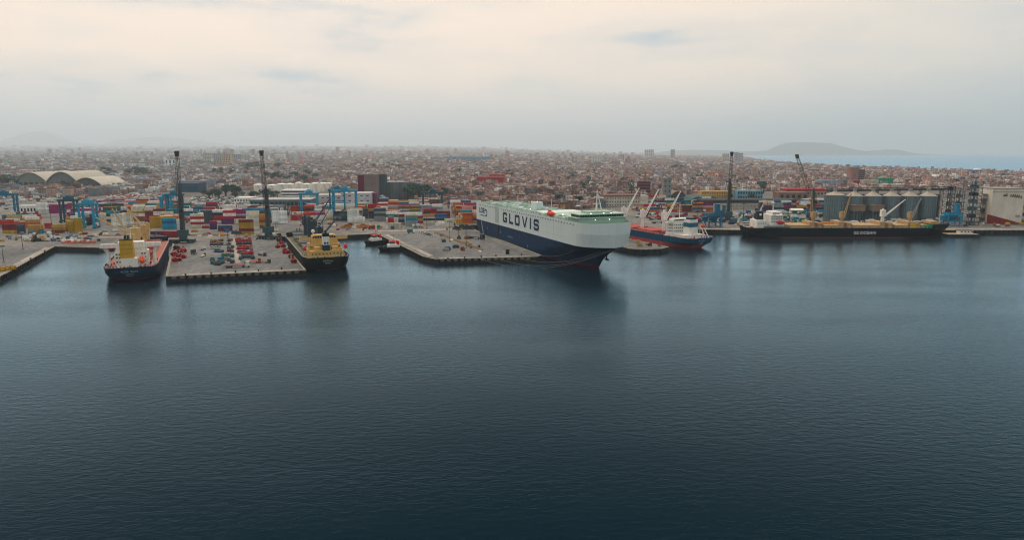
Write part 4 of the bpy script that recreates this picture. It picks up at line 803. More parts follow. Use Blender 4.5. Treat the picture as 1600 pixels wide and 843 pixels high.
# farther rows, too small to single out: one mass of containers
fc = MB(); fmats = list(CMAT.values()); keys = list(CC)
wts = [3,3,1,1,2,2,4,6,3,2,2,2,1,1,1,3,1,1,1]
occ = [o.location for o in COL.objects if o.name.startswith('shipping_container')]
og = {}
for q in occ: og.setdefault((int(q.x//14), int(q.y//14)), []).append(q)
def free(x, y):
    for i in (-1, 0, 1):
        for j in (-1, 0, 1):
            for q in og.get((int(x//14)+i, int(y//14)+j), ()):
                if abs(q.x-x) < 12.4 and abs(q.y-y) < 4.5: return False
    return True
YARD = ((0, 48, 346, 356), (104, 150, 338, 354), (150, 300, 326, 350), (300, 440, 330, 350), (440, 565, 328, 345), (565, 742, 324, 349), (985, 1100, 319, 331), (1180, 1290, 324, 331))
c9, s9 = math.cos(R(9)), math.sin(R(9)); hb_ = {}
for iu in range(-75, 40):
    for iv in range(0, 190):
        if iv % 8 > 5 or iu % 7 == 6: continue
        u = iu*12.7; v = 560 + iv*2.75; x = u*c9 - v*s9 + 60; y = u*s9 + v*c9
        px, py = px_of((x, y, G))
        if not any(x0 <= px <= x1 and y0 <= py <= y1 for x0, x1, y0, y1 in YARD): continue
        bk = (iu//3, iv//8)
        if bk not in hb_: hb_[bk] = (Rr.choices((0, 1, 2, 3, 4, 5), (9, 5, 10, 22, 26, 16))[0], Rr.choices(keys, wts, k=3))
        hmx, pal_ = hb_[bk]; k = max(0, hmx - Rr.choice((0, 0, 1, 2)))
        if k and Rr.random() < .85 and free(x, y):
            for z in range(k):
                m = keys.index(Rr.choice(pal_) if Rr.random() < .6 else Rr.choices(keys, wts)[0]); fc.cbox(x+6*c9, y+6*s9, G+.02+z*2.6, 12.2, 2.44, 2.58, m, R(9))
tag(fc.build('container_mass', fmats), 'far rows of mixed containers at the back of the port yard', 'containers', None, 'stuff')

# ------------------------------------------------------------------ vehicles
def make_car():
    t = thing('parked_car', 'parked car', 'car', (0,0,-60)); b = MB(); b.taper(0, 0, .35, 4.4, 1.8, .95, 4.3, 1.75); bo = b.build('body', CMAT['red'], t)
    c = MB(); c.taper(-.15, 0, .95, 2.7, 1.65, 1.48, 1.7, 1.4); c.build('cabin_glass', M_GLASS, t); r = MB(); r.box(-1.0, -.68, 1.48, .7, .68, 1.56); r.build('roof', CMAT['red'], t)
    for x in (-1.35, 1.35):
        for y in (-.85, .85): w_ = MB(); w_.tube((x, y-.1, .33), (x, y+.1, .33), .33, .33, 8); w_.build('wheel', M_TYRE, t)
    return t
def make_truck():
    t = thing('flatbed_truck', 'truck', 'truck', (0,0,-60)); b = MB(); b.box(-7.5, -1.2, 1.1, 3.6, 1.2, 1.45); b.box(3.4, -.5, .8, 7, .5, 1.1); b.build('flatbed', CMAT['brown'], t)
    c = MB(); c.taper(5.6, 0, .8, 2.6, 2.4, 3.5, 2.1, 2.3, 0, -.1); co_ = c.build('cab', CMAT['white'], t); g = MB(); g.taper(5.75, 0, 2.1, 2.44, 2.2, 3.1, 2.2, 2.1); g.build('windscreen', M_GLASS, co_)
    for x in (-6.3, -5, -3.7, 3.0, 6.0):
        for y in (-1.0, 1.0): w_ = MB(); w_.tube((x, y-.2, .52), (x, y+.2, .52), .52, .52, 8); w_.build('wheel', M_TYRE, t)
    return t
def make_van():
    t = thing('box_van', 'van', 'van', (0,0,-60)); b = MB(); b.box(-3.2, -1.15, .9, 1.6, 1.15, 3.4); b.build('cargo_box', CMAT['white'], t); c = MB(); c.taper(2.6, 0, .6, 2.0, 2.1, 2.5, 1.5, 2.0, 0, -.2); c.build('cab', CMAT['white'], t)
    g = MB(); g.taper(2.75, 0, 1.6, 1.72, 2.0, 2.3, 1.5, 1.9, 0, -.12); g.build('windscreen', M_GLASS, t)
    for x in (-2.2, 2.4):
        for y in (-.95, .95): w_ = MB(); w_.tube((x, y-.15, .45), (x, y+.15, .45), .45, .45, 8); w_.build('wheel', M_TYRE, t)
    return t
def make_forklift():
    t = thing('reach_stacker', 'reach stacker', 'reach stacker', (0,0,-60)); b = MB(); b.taper(0, 0, 1.0, 6.5, 3.2, 2.6, 5.6, 3.0); b.build('body', M_DARK, t); c = MB(); c.taper(-.4, 0, 2.6, 2.0, 1.8, 4.4, 1.6, 1.6); c.build('cab', M_DARK, t)
    m = MB(); m.tube((-2.6, 0, 3), (4.6, 0, 9.5), .5, .4, 6); m.box(4.1, -3, 8.8, 4.9, 3, 9.6); m.build('lifting_boom', M_DARK, t)
    for x in (-2.2, 2.4):
        for y in (-1.6, 1.6): w_ = MB(); w_.tube((x, y-.4, .9), (x, y+.4, .9), .9, .9, 10); w_.build('wheel', M_TYRE, t)
    return t
CAR, TRK, VAN, FLT = make_car(), make_truck(), make_van(), make_forklift()
def car(p, rz, colr, where, group): return spawn(CAR, p, rz, f'{colr} car {where}', group, {'body': CMAT[colr], 'roof': CMAT[colr]}, 1.2 if 'block' in where else 1.0)
def truck(p, rz, colr, cab, where, group, sc=1.0): return spawn(TRK, p, rz, f'{colr} flatbed, {cab} cab, {where}', group, {'flatbed': CMAT[colr], 'cab': CMAT[cab]}, sc)
def van(p, rz, colr, where, group, sc=1.0): return spawn(VAN, p, rz, f'{colr} box truck {where}', group, {'cargo_box': CMAT[colr]}, sc)
PD = R(16)                                                    # rows lie across the pier
rowsL = [(377.5, 'brown', 'tan'), (383, 'slate', 'teal'), (388.5, 'cream', 'slate'), (394, 'blue', 'purple'), (400.5, 'green', 'green'), (406, 'sky blue', 'blue'), (411.5, 'teal', 'navy')]
for j, (y, c1, c2) in enumerate(rowsL):
    for k in range(7):
        if Rr.random() < .22: continue
        p = at(331 + k*5.2 + j*.25 + Rr.uniform(-.7, .7), y - k*.25 + Rr.uniform(-.5, .5), G+.05); car(p, PD+R(90+Rr.uniform(-5, 5)), c1 if k < 4 or Rr.random() < .3 else c2 if Rr.random() < .7 else Rr.choice(['white', 'slate', 'grey', 'maroon']), 'in the left parking block on the navy ship pier', 'cars parked on the left pier')
        if Rr.random() < .3: car(at(331 + k*5.2 + j*.25, y + 2.2 - k*.25, G+.05), PD+R(90+Rr.uniform(-5, 5)), Rr.choice([c1, c2, 'slate']), 'in the left parking block on the navy ship pier', 'cars parked on the left pier')
for j, (y, c1) in enumerate(((374.5, 'red'), (377.5, 'red'), (382, 'navy'), (387, 'red'), (389.5, 'red'), (394.5, 'red'), (397, 'red'), (402.5, 'slate'), (405, 'navy'))):
    for k in range(5):
        p = at(370 + k*4.9 + j*.7 + Rr.uniform(-.6, .6), y - k*.2 + Rr.uniform(-.4, .4), G+.05)
        if Rr.random() < .14: continue
        car(p, PD+R(90+Rr.uniform(-4, 4)), c1 if Rr.random() < .85 else 'grey', 'in the right parking block on the navy ship pier', 'cars parked on the left pier')
g1 = 'trucks working on the left pier'
truck(at(372, 417.5, G+.06), PD, 'maroon', 'white', 'at the front edge of the left pier', g1, 1.05); truck(at(395, 410, G+.05), PD+R(8), 'orange red', 'brown', 'near the pier front', g1, .75)
truck(at(412, 410.5, G+.05), PD-R(25), 'brown', 'slate', 'right of the parked cars', g1, .7); truck(at(410, 399, G+.05), PD-R(60), 'slate', 'slate', 'on the left pier apron', g1, .7); truck(at(318, 390, G+.05), PD+R(80), 'slate', 'white', 'left of the parked cars, far one', g1, .55); truck(at(318, 400, G+.05), PD+R(80), 'cream', 'slate', 'left of the parked cars, near one', g1, .55); van(at(303, 396.5, G+.05), PD+R(80), 'slate', 'alone on the left pier apron', g1)
spawn(FLT, at(57, 377, G+.05), R(60), 'dark reach stacker on the quay by the sky blue container', 'reach stackers'); spawn(FLT, at(717, 373, G+.05), R(100), 'dark reach stacker on the grey pier', 'reach stackers', None, .75)
spawn(FLT, at(75, 374, G+.05), R(160), 'tan grey reach stacker right of the dark one', 'reach stackers', {'body': CMAT['tan'], 'cab': CMAT['grey']}, .7)
g2 = 'trucks on the grey pier'
truck(at(744, 373, G+.06), R(-38), 'slate', 'slate', 'with long trailer beside the car carrier', g2, 1.25); truck(at(742, 387, G+.05), R(10), 'slate', 'navy', 'at the seaward end of the grey pier', g2, .6)
for k in range(7): car(at(657+k*3.4, 363+k*1.05, G+.05), R(30+Rr.uniform(-8, 8)), Rr.choice(['white','white','grey','white','slate']), 'in the slanting line on the grey pier', 'cars on the grey pier')
van(at(642, 364, G+.05), R(20), 'teal', 'at the back of the grey pier', g2); van(at(592, 357, G+.05), R(90), 'green', 'behind the tugboats', g2); van(at(690, 352, G+.05), R(12), 'white', 'before the cream containers', g2, 1.2)
for k in range(10): car(at(Rr.uniform(95, 330), Rr.uniform(364, 368), G+.05), R(Rr.uniform(0, 20)), Rr.choice(['white','grey','navy','red','slate']), 'on the road behind the left basin', 'cars on the port road')
for k in range(14): (van if k%3 else truck)(*((at(Rr.uniform(2, 150), Rr.uniform(366, 379), G+.05), R(Rr.uniform(-20, 90)), Rr.choice(['white','cream','grey','tan'])) + (() if k%3 else ('white',)) + ('on the quay left of the navy ship', 'trucks on the left quay', .8)))
for k in range(54):
    x = Rr.uniform(2, 150); y = Rr.uniform(309, 336); c1 = Rr.choice(['white','slate','cream','navy','brown','grey','maroon','white','slate'])
    if 52 < x < 104 and y > 324: continue
    (truck(at(x, y, G+.05), R(Rr.gauss(8, 20)), c1, Rr.choice(['white','slate','red']), 'in the far left yard', 'trucks in the far left yard', 1.1) if k%2 else van(at(x, y, G+.05), R(Rr.gauss(8, 20)), c1, 'in the far left yard', 'trucks in the far left yard', 1.4))
g3 = 'trucks in the yard behind the long black ship'
for k in range(58):
    x = Rr.uniform(1115, 1300); y = Rr.uniform(329, 349); c1 = Rr.choice(['green','teal','sky blue','white','slate','blue','navy','teal','maroon','grey']); p = at(x, y, G+.05)
    (truck(p, R(Rr.gauss(5, 8)), c1, Rr.choice(['white','slate','green','sky blue']), 'in the yard behind the black ship', g3, .95) if k%2 else van(p, R(Rr.gauss(5, 8)), c1, 'in the yard behind the black ship', g3, 1.1))
for k in range(26): (van(at(Rr.uniform(1300, 1470), Rr.uniform(345, 351), G+.05), R(Rr.uniform(-10, 10)), Rr.choice(['white','white','slate','cream','navy']), 'at the foot of the silos', 'vans before the silos'))
for k in range(6): van(at(1549+k*8, 345, G+.05), R(95), 'white', 'in the row under the cream store', 'white vans under the cream store', 1.15)
for k in range(5): car(at(1536+k*9, 348.5, G+.05), R(5), 'white', 'on the open yard before the cream store', 'cars before the cream store')
for k in range(34): (truck(at(Rr.uniform(1000, 1110), Rr.uniform(322, 349), G+.05), R(Rr.uniform(0, 30)), Rr.choice(['slate','navy','grey','maroon','cream']), Rr.choice(['white','slate','red']), 'in the yard behind the blue ship', 'trucks behind the blue ship'))
# far parking lots
lot = 0; fm = MB(); ck = ['white','white','white','red','red','grey','slate','navy','maroon','white']; fmi = {c: i for i, c in enumerate(sorted(set(ck)))}
for (x0, x1, y0, y1, ny, pal) in ((168, 258, 304, 315, 8, ['white','red','white','red','maroon','white']), (296, 384, 308, 319, 7, ['white','grey','slate','white','navy','white'])):
    for j in range(ny):
        y = y0 + (y1-y0)*j/(ny-1); x = x0
        while x < x1:
            p = at(x, y, G+.02); colr = Rr.choice(pal)
            if Rr.random() < .8:
                if lot < 95 and j >= ny-4:
                    car(p, R(20), colr, 'in the far lot behind the containers', 'cars in the far parking lots'); lot += 1
                else:
                    i = fmi[colr]; fm.cbox(p.x, p.y, G+.35, 1.8, 4.4, .6, i, R(-70)); fm.cbox(p.x, p.y, G+.95, 1.5, 2.2, .55, i, R(-70))
            x += Rr.uniform(2.4, 3.6)
tag(fm.build('distant_cars', [CMAT[c] for c in sorted(set(ck))]), 'far rows of tiny parked cars beyond the container yard', 'cars', None, 'stuff')

# ------------------------------------------------------------------ quay clutter that can be told apart
def grab(loc, rz, label, m, k=1.0):
    t = thing('cargo_grab', label, 'cargo grab', loc, rz, 'cargo grabs and frames on the piers')
    for s in (-1, 1): b = MB(); b.taper(s*1.0*k, 0, 0, .9*k, 2.6*k, 2.0*k, 1.9*k, 3*k, 0, s*.3*k); b.build('bucket_shell', m, t)
    f = MB(); f.box(-1.8*k, -.3*k, 2.0*k, 1.8*k, .3*k, 2.6*k); [f.tube((s*1.5*k, 0, 2.5*k), (0, 0, 4*k), .15*k, .15*k, 5) for s in (-1, 1)]; f.box(-.5*k, -.4*k, 3.7*k, .5*k, .4*k, 4.5*k); f.build('head_frame', m, t)
for k, (x, y) in enumerate(((276, 389), (281, 394), (287, 394), (272, 399), (281, 402), (287, 403), (280, 407), (274, 408))): grab(at(x, y, G+.02), R(20*k), 'red cargo grab on the pier beside the navy ship', M_RED if k%4 else M_DARK, 1.0)
for k, (x, y) in enumerate(((436, 377), (440, 381), (443, 386), (445, 392), (450, 395), (446, 396), (455, 403), (459, 410), (434, 387))): grab(at(x, y, G+.02), R(33*k), 'red cargo grab on the pier beside the yellow-housed ship', M_RED if k%3 else mat('grab_maroon', (.14, .03, .03)), .9)
def barrier(loc, rz, label, m, group, l=5.0):
    b = MB(); n = 6; prof = [(-.9, 0), (-.45, .5), (-.3, 1.3), (.3, 1.3), (.45, .5), (.9, 0)]
    vv = [(x, y, z) for x in (-l/2, l/2) for y, z in prof]; b.add(vv, [(i, i+1, n+i+1, n+i) for i in range(n-1)] + [tuple(range(n)), tuple(range(n, 2*n))[::-1]])
    tag(b.build('road_barrier', m, None, loc, rz), label, 'barrier', group)
M_BARR = mat('barrier_tan', (.36, .24, .16), .9, var=.25)
for k in range(18): x = 682+k*4.0; barrier(at(x, 364.5+k*1.55, G+.02), R(-33), 'tan block in the slanting barrier line on the grey pier', M_BARR, 'barrier blocks on the grey pier', 4.2)
for k in range(16): barrier(at(150+k*17, 369.3-k*.1, G+.02), R(4), 'tan block in the barrier line behind the left pier', M_BARR, 'barrier blocks on the port road', 5)
# dark heap and rusty scrap heaps: uneven cones
def heap(px0, px1, y, h, m, label, cat, seed):
    a_, b_ = at(px0, y, G), at(px1, y, G); rr = random.Random(seed); nu, nv = 18, 8; v = []; wd = (b_-a_).length; dp = wd*.32
    for i in range(nu+1):
        for j in range(nv+1):
            u, q = i/nu, j/nv; z = h*max(0, math.sin(math.pi*u))**.6*math.sin(math.pi*q)*(0.6+.7*rr.random()) if 0 < i < nu and 0 < j < nv else 0; v.append((wd*u, dp*(q-.5), z))
    b = MB(); b.add(v, [(i*(nv+1)+j, (i+1)*(nv+1)+j, (i+1)*(nv+1)+j+1, i*(nv+1)+j+1) for i in range(nu) for j in range(nv)])
    tag(b.build('heap', m, None, (a_.x, a_.y, G), math.atan2(b_.y-a_.y, b_.x-a_.x)), label, cat)
heap(706, 744, 358, 4.2, mat('heap_dark', (.03, .035, .04), .95, var=.4), 'long dark heap of bulk cargo beside the car carrier stern', 'heap', 1)
heap(530, 556, 356.5, 3.6, mat('heap_rust', (.30, .14, .06), .95, var=.4, scale=.6), 'rust brown scrap heap behind the yellow-housed ship', 'heap', 2); heap(554, 578, 356, 3.8, mat('heap_rust2', (.36, .18, .09), .95, var=.4, scale=.6), 'rust brown scrap heap left of the tugboats', 'heap', 3)
# wooden barges and small boats in the left basin
def barge(p, rz, label, m, L_=16):
    t = thing('small_barge', label, 'barge', p, rz, 'small barges in the left basin')
    hull('hull', t, 5, [(-.6, .6, L_-1, 4, 1.8, 3, .3, 0), (.5, .2, L_-.3, 4, 2, 3, .2, 0), (1.6, 0, L_, 4, 2.2, 3, .15, 0)], [m], 12); c = MB(); c.box(2, -1.6, .9, 6, 1.6, 3.2); c.build('cabin', M_WHITE, t); d = MB(); d.box(.6, -1.9, .8, L_-2, 1.9, 1.0); d.build('deck', M_BARR, t)
barge(at(150, 390.5, 0)+Vector((0, -1, 0)), R(-6), 'red hulled barge moored just left of the navy ship', M_RED); barge(at(118, 390.5, 0)+Vector((0, -1, 0)), R(-5), 'tan decked barge moored left of the red one', mat('barge_brown', (.22, .10, .07)))
for k, (x, l) in enumerate(((98, 26), (122, 24))):
    p = at(x, 379.5 - k*.3, G+.02); t = thing('pontoon_platform', ('longer' if k == 0 else 'shorter')+' salmon pink pontoon platform lying on the quay', 'pontoon', p, R(3), 'pontoons on the left quay'); b = MB(); b.box(0, -2, 0, l*.55, 2, 1.1); b.build('deck', M_CH, t); [MB().box(i*2.4+.4, -1.8, 1.1, i*2.4+1.4, 1.2, 2.4).build('crate', [M_WHITE, M_TAN, M_CH][i%3], t) for i in range(int(l*.55/2.6))]
yb = thing('steel_skid', 'yellow steel skid at the left edge of the quay', 'steel skid', at(-2, 424, G+.02), R(68)); b = MB(); b.box(-7, -2, .3, 9, 2, 1.6); b.build('deck', mat('skid_yellow', (.50, .30, .02), .6), yb); b = MB(); [b.box(-6.6+i*3, -2.15, 0, -5.8+i*3, 2.15, 2.4) for i in range(6)]; b.build('frame', mat('skid_yellow2', (.42, .24, .02), .6), yb)
# work pontoon by the bow of the black ship
wp = thing('work_pontoon', 'dark work pontoon with a small white hut at the black ship bow', 'pontoon', at(1500, 370.5, 0)+Vector((0, 8, 0)), R(-2))
b = MB(); b.box(-9, -6, -1, 19, 6, 2.2); b.build('hull', M_BLACK, wp); b = MB(); b.box(-8.6, -5.7, 2.2, 18.6, 5.7, 2.4); b.build('deck', M_TAN, wp); b = MB(); b.box(3, -2, 2.4, 15, 3, 5.4); ho = b.build('hut', M_WHITE, wp); b = MB(); b.box(2.6, -2.4, 5.4, 15.4, 3.4, 5.7); b.build('hut_roof', M_DARK, ho); windows(wp, [(5+i*3, -2, 4.2) for i in range(4)], (1.2, .9), '-y')
bl = MB(); bl.box(-1.3, -1.3, 0, 1.3, 1.3, 3.0); bl.box(-1.5, -1.5, 3, 1.5, 1.5, 3.3); tag(bl.build('electrical_kiosk', M_BLACK, None, at(793, 396.5, G+.02)), 'small black kiosk at the seaward edge of the grey pier', 'kiosk')
bo_ = MB(); bo_.lathe((0, 0, 0), [(.35, 0), (.28, .5), (.5, .75), (.45, .95), (.05, 1.0)], 10); bme = None
for k, (x, y) in enumerate(((676, 407), (700, 405.5), (726, 404), (752, 402.5), (775, 401), (815, 399.4), (640, 393), (655, 401), (290, 431), (330, 428.5), (368, 426), (404, 424), (440, 421.5), (20, 421), (48, 406), (70, 394))):
    o = bo_.build('mooring_bollard', M_BLACK) if bme is None else link('mooring_bollard', bme); bme = o.data; o.location = at(x, y-.6, G+.04); o['sx'] = x
    tag(o, 'black mooring bollard on the ' + ('grey pier edge' if 600 < x else 'left pier edge' if x > 200 else 'left quay edge'), 'bollard', 'mooring bollards'); o.scale = (1.3,)*3

# stacked cargo under sheets, crates and gear strewn along the quays
def cargo(px, py, k, m, where, colr):
    t = thing('cargo_stack', f'{colr} sheeted cargo stack {where}', 'cargo', at(px, py, G+.02), R(Rr.uniform(0, 40)), 'cargo stacks on the quays'); l = Rr.uniform(1.6, 4.5)*k; w_ = Rr.uniform(1.2, 2.2)*k; h = Rr.uniform(.9, 2.3)*k
    b = MB(); b.box(-l/2, -w_/2, 0, l/2, w_/2, .3); b.build('pallet', M_BARR, t); c = MB(); c.taper(0, 0, .3, l*.96, w_*.96, .3+h*.7, l*.9, w_*.9); c.taper(0, 0, .3+h*.7, l*.9, w_*.9, .3+h, l*.6, w_*.5); c.build('sheet_cover', m, t)
for (x0, x1, y0, y1, n, wh) in ((2, 165, 362, 378, 46, 'on the left quay'), (470, 590, 350, 361, 26, 'behind the yellow-housed ship'), (290, 440, 360, 371, 16, 'at the root of the left pier'), (690, 755, 368, 394, 12, 'along the grey pier barrier'), (1115, 1160, 349, 354, 10, 'on the quay left of the black ship'), (1290, 1480, 348, 352, 26, 'at the silo foot'), (1500, 1598, 350, 356, 16, 'on the quay at far right'), (985, 1040, 379, 386, 6, 'on the small pier by the blue ship'), (590, 740, 350, 360, 22, 'on the road behind the grey pier')):
    for _ in range(n):
        cn = Rr.choice(['tan', 'slate', 'white', 'brown', 'blue', 'grey', 'maroon', 'cream', 'navy', 'ochre']); cargo(Rr.uniform(x0, x1), Rr.uniform(y0, y1), Rr.uniform(.8, 1.5), CMAT[cn], wh, cn)

# ------------------------------------------------------------------ lamp posts
def lamp_post(px, py, ytop, where):
    p = at(px, py, G); h = at(px, ytop, Y=p.y).z - G; t = thing('lamp_post', f'tall lamp post {where}', 'lamp post', p, 0, 'lamp posts on the quays')
    b = MB(); b.tube((0,0,0), (0,0,h), .26, .14, 7); b.build('pole', M_LAT, t); f = MB(); f.tube((0,0,0), (0,0,1.2), .8, .8, 8); f.build('plinth', M_COPING, t)
    a_ = MB(); a_.box(-1.9, -.12, h-.1, 1.9, .12, h+.15); a_.build('crossarm', M_LAT, t)
    for x in (-1.7, -.6, .6, 1.7): l = MB(); l.taper(x, -.25, h-.55, .7, .5, h-.1, .5, .4); l.build('lamp_head', M_DARK, t)
for x, y, yt, wh in ((703, 377.5, 345.5, 'on the grey pier nearer the containers'), (728.5, 388, 353, 'on the grey pier nearer the sea'), (83, 372, 322, 'on the quay right of the reach stackers'), (6, 410, 384, 'at the left quay edge by the yellow skid'), (36, 390, 364, 'on the left quay apron'), (356, 372, 339, 'left of the pier median'), (432, 368, 347, 'right of the second harbour crane'), (472, 352, 327, 'by the orange red containers'), (580, 359, 345, 'behind the left tugboat'), (667, 357, 327, 'by the grey container tower'), (630, 350, 322, 'among the maroon containers'), (1161, 345, 318, 'left of the black ship funnel'), (1198, 338, 312, 'behind the black ship mast'), (1090, 340, 312, 'behind the blue ship house'), (1232, 340, 316, 'among the yard trucks')): lamp_post(x, y, yt, wh)

# ------------------------------------------------------------------ port and city buildings that can be told apart
FOOT = [(-940, 1440, 120, 85)]                                                     # footprints kept free of ordinary houses
def gpt(px, py):
    p = at(px, py, G)
    for _ in range(12):
        p = at(px, py, min(60.0, float(ground_z(p.x, p.y))))
    return p
def bmat(rgb, v=.12): return mat('paint_%d_%d_%d' % tuple(int(c*255) for c in rgb), rgb, .85, 0, v, .12, 0, .08)
def building(name, label, cat, x0, x1, yb, yt, depth, wall, roof, rows=0, cols=0, rz=0.0, ww=.5, wh=.5, wcol=None, parapet=.6, side=0, group=None):
    p = gpt(x0, yb); q = gpt(x1, yb); wd = abs(q.x-p.x); h = at((x0+x1)/2, yt, Y=p.y).z - p.z
    t = thing(name, label, cat, (p.x, p.y, p.z-.3), rz, group); b = MB(); b.box(0, 0, 0, wd, depth, h); wo = b.build('wall', bmat(wall), t)
    r = MB(); r.box(-.25, -.25, h, wd+.25, depth+.25, h+parapet); r.build('roof', bmat(roof), t)
    if rows: windows(t, [((i+.5)*wd/cols, 0, (j+.55)*h/rows) for i in range(cols) for j in range(rows)], (wd/cols*ww, h/rows*wh), '-y', wcol and bmat(wcol))
    if side:
        k = max(1, int(depth/(wd/max(1, cols))))
        windows(t, [(wd if side > 0 else 0, (i+.5)*depth/k, (j+.55)*h/rows) for i in range(k) for j in range(rows)], (depth/k*ww, h/rows*wh), '+x' if side > 0 else '-x')
    FOOT.append((p.x+wd/2, p.y+depth/2, wd/2+6, depth/2+8)); t['ph'] = h; t['pw'] = wd
    return t
MAUVE, BEIGE, WHT = (.26, .15, .13), (.48, .40, .31), (.90, .89, .86)
building('office_building', 'small white office block with dark windows among trees at far left', 'building', 6, 25, 291, 283, 14, WHT, WHT, 3, 6, 0)
building('orange_building', 'low orange building before the vaulted warehouses', 'building', 71, 95, 299, 290, 20, (.62, .25, .07), (.55, .25, .10), 2, 7, 0, .5, .35, (.25, .08, .02))
building('white_shed', 'long low white shed left of the white and magenta stacks', 'shed', 22, 56, 334, 322, 22, WHT, (.55, .55, .54), 1, 7, R(4), .5, .4)
building('blue_shed', 'small blue shed left of the orange building', 'shed', 57, 70, 299, 292, 16, (.03, .09, .17), (.05, .12, .20))
building('office_building', 'white and dark blue striped office block behind the first harbour crane', 'building', 258, 275, 262, 249.5, 30, WHT, WHT, 2, 3, 0, .45, .8, (.04, .08, .14))
for x0, x1, yt, yb, lab, c in ((318, 330, 239, 254, 'pale apartment tower leftmost of the hazy cluster', (.55, .52, .46)), (331, 346, 239.5, 253, 'grey apartment tower in the hazy cluster', (.40, .40, .40)), (348, 361, 240, 260, 'beige apartment tower standing before the hazy cluster', (.60, .46, .33)), (363, 377, 241, 253, 'grey blue apartment tower right of the beige one', (.34, .36, .38)), (378, 390, 242, 252, 'pale apartment tower rightmost of the hazy cluster', (.48, .45, .42)), (334, 346, 249, 260, 'low tan apartment block below the hazy towers', (.50, .40, .32))):
    building('apartment_tower', lab, 'tower block', x0, x1, yb, yt, 22, c, c, 7, 5, 0, .5, .5)
building('blue_warehouse', 'dark blue warehouse right behind the first harbour crane', 'warehouse', 279, 308, 300, 286.5, 40, (.03, .08, .14), (.05, .10, .16), 1, 8, 0, .5, .3, (.02, .04, .07))
building('grey_warehouse', 'long grey blue warehouse behind the second harbour crane', 'warehouse', 391, 484, 326, 312, 40, (.14, .18, .21), (.50, .50, .48), 1, 15, R(3), .7, .42, (.012, .02, .025))
t = building('car_park', 'white parking deck with dark level openings above the grey warehouse', 'building', 440, 477, 316, 297, 30, WHT, WHT, 0, 0, R(3)); wd, h = t['pw'], t['ph']
for j in range(4): b = MB(); b.box(.3, -.1, h*(.12+j*.24), wd*.98, .0, h*(.22+j*.24)); b.build('level_opening', M_BLACK, t)
building('white_hall', 'low white hall left of the grey warehouse', 'building', 366, 392, 317, 309, 30, WHT, WHT, 1, 6, 0, .5, .3)
building('white_factory', 'big white factory box beside the purple stair tower', 'factory', 533, 579, 325, 302, 36, (.62, .63, .64), (.55, .56, .56), 3, 5, R(4), .4, .2)
building('white_factory', 'long pale factory wing left of the big white box', 'factory', 484, 533, 322, 305, 34, (.56, .56, .56), (.50, .51, .51), 2, 6, R(4), .4, .16)
building('stair_tower', 'narrow purple stair tower right of the white factory', 'tower', 580, 587, 323, 302, 16, (.17, .04, .10), (.2, .06, .12), 3, 1)
t = building('grain_elevator', 'brown slab grain elevator with maroon end', 'grain elevator', 560, 593, 314, 273, 24, (.24, .19, .18), (.2, .16, .16)); wd, h = t['pw'], t['ph']
b = MB(); b.box(-.1, -.25, 0, wd*.30, 0-.02, h); b.build('maroon_end', bmat((.13, .02, .05)), t); b = MB(); [b.box(wd*.3, -.3, h*f, wd, -.05, h*f+.5) for f in (.25, .5, .75)]; b.build('floor_band', bmat((.30, .26, .25)), t); b = MB(); b.box(wd+.2, 2, 0, wd+9, 18, h*1.02); b.build('lift_tower', bmat((.05, .07, .085)), t)
# grey round silos by the elevator and the big steel silos on the right
M_SILO = mat('silo_steel', (.195, .245, .26), .45, .3, .16, .5, zs=.1); M_SILO2 = mat('silo_roof', (.45, .40, .34), .6, .1, .12); M_RIB = mat('silo_rib', (.11, .15, .17), .5, .3)
def silo(px, yb, r_px, y_eave, y_top, label, group, ribs=26, m=None, m2=None):
    p = gpt(px, yb); r = r_px*p.y/F; he = at(px, y_eave, Y=p.y).z - p.z; ht = at(px, y_top, Y=p.y).z - p.z; t = thing('grain_silo', label, 'silo', (p.x, p.y+r, p.z-.2), 0, group)
    b = MB(); b.lathe((0,0,0), [(r, 0), (r, he)], 36); b.build('shell', m or M_SILO, t, smooth=False)
    rb = MB()
    for i in range(ribs): a_ = 2*math.pi*i/ribs; rb.tube((r*math.cos(a_), r*math.sin(a_), 0), (r*math.cos(a_), r*math.sin(a_), he), .22, .22, 4)
    for f in (.2, .4, .6, .8): rb.lathe((0,0,he*f), [(r+.1, 0), (r+.1, .25)], 36)
    rb.build('stiffener', M_RIB, t); rf = MB(); rf.lathe((0,0,he), [(r+.3, 0), (r+.3, .2), (r*.5, (ht-he)*.55), (1.6, ht-he), (1.6, ht-he+1.2)], 36); ro = rf.build('cone_roof', m2 or M_SILO2, t)
    h2 = MB(); h2.cbox(0, 0, ht+.8, 3, 3, 2.4); h2.build('roof_hatch', M_STEEL, ro); ld = MB(); ld.lattice((r*.5, -r*.87-.6, 0), (r*.5, -r*.87-.6, he), .9, .9, 14, .08); ld.build('ladder_cage', M_STEEL, t)
    FOOT.append((p.x, p.y+r, r+4, r+4)); return t
for i, (x, w_) in enumerate(((1308, 14.6), (1338, 12.7), (1367, 12.7), (1396, 12.7), (1425, 12.7), (1454, 13.0))): silo(x, 346 if i else 347, w_, 306.5 if i else 305, 299.5, 'steel grain silo with conical roof in the row behind the black ship', 'steel silos on the right quay')
for i, (x, y) in enumerate(((611, 312), (624, 311))): silo(x, y, 11, 284.5, 281.5, ['left', 'right'][i]+' of the two grey round silos beside the brown elevator', 'grey silos by the elevator', 20, mat('silo_grey', (.17, .19, .20), .6, .1), mat('silo_grey_roof', (.3, .3, .29), .7))
building('silo_gap_backing', 'dark backing wall added for the shadow gaps between the steel silos', 'building', 1298, 1466, 338, 304, 12, (.025, .032, .036), (.05, .055, .06))  # added dark box, stands in for the shadow in the gaps between silos
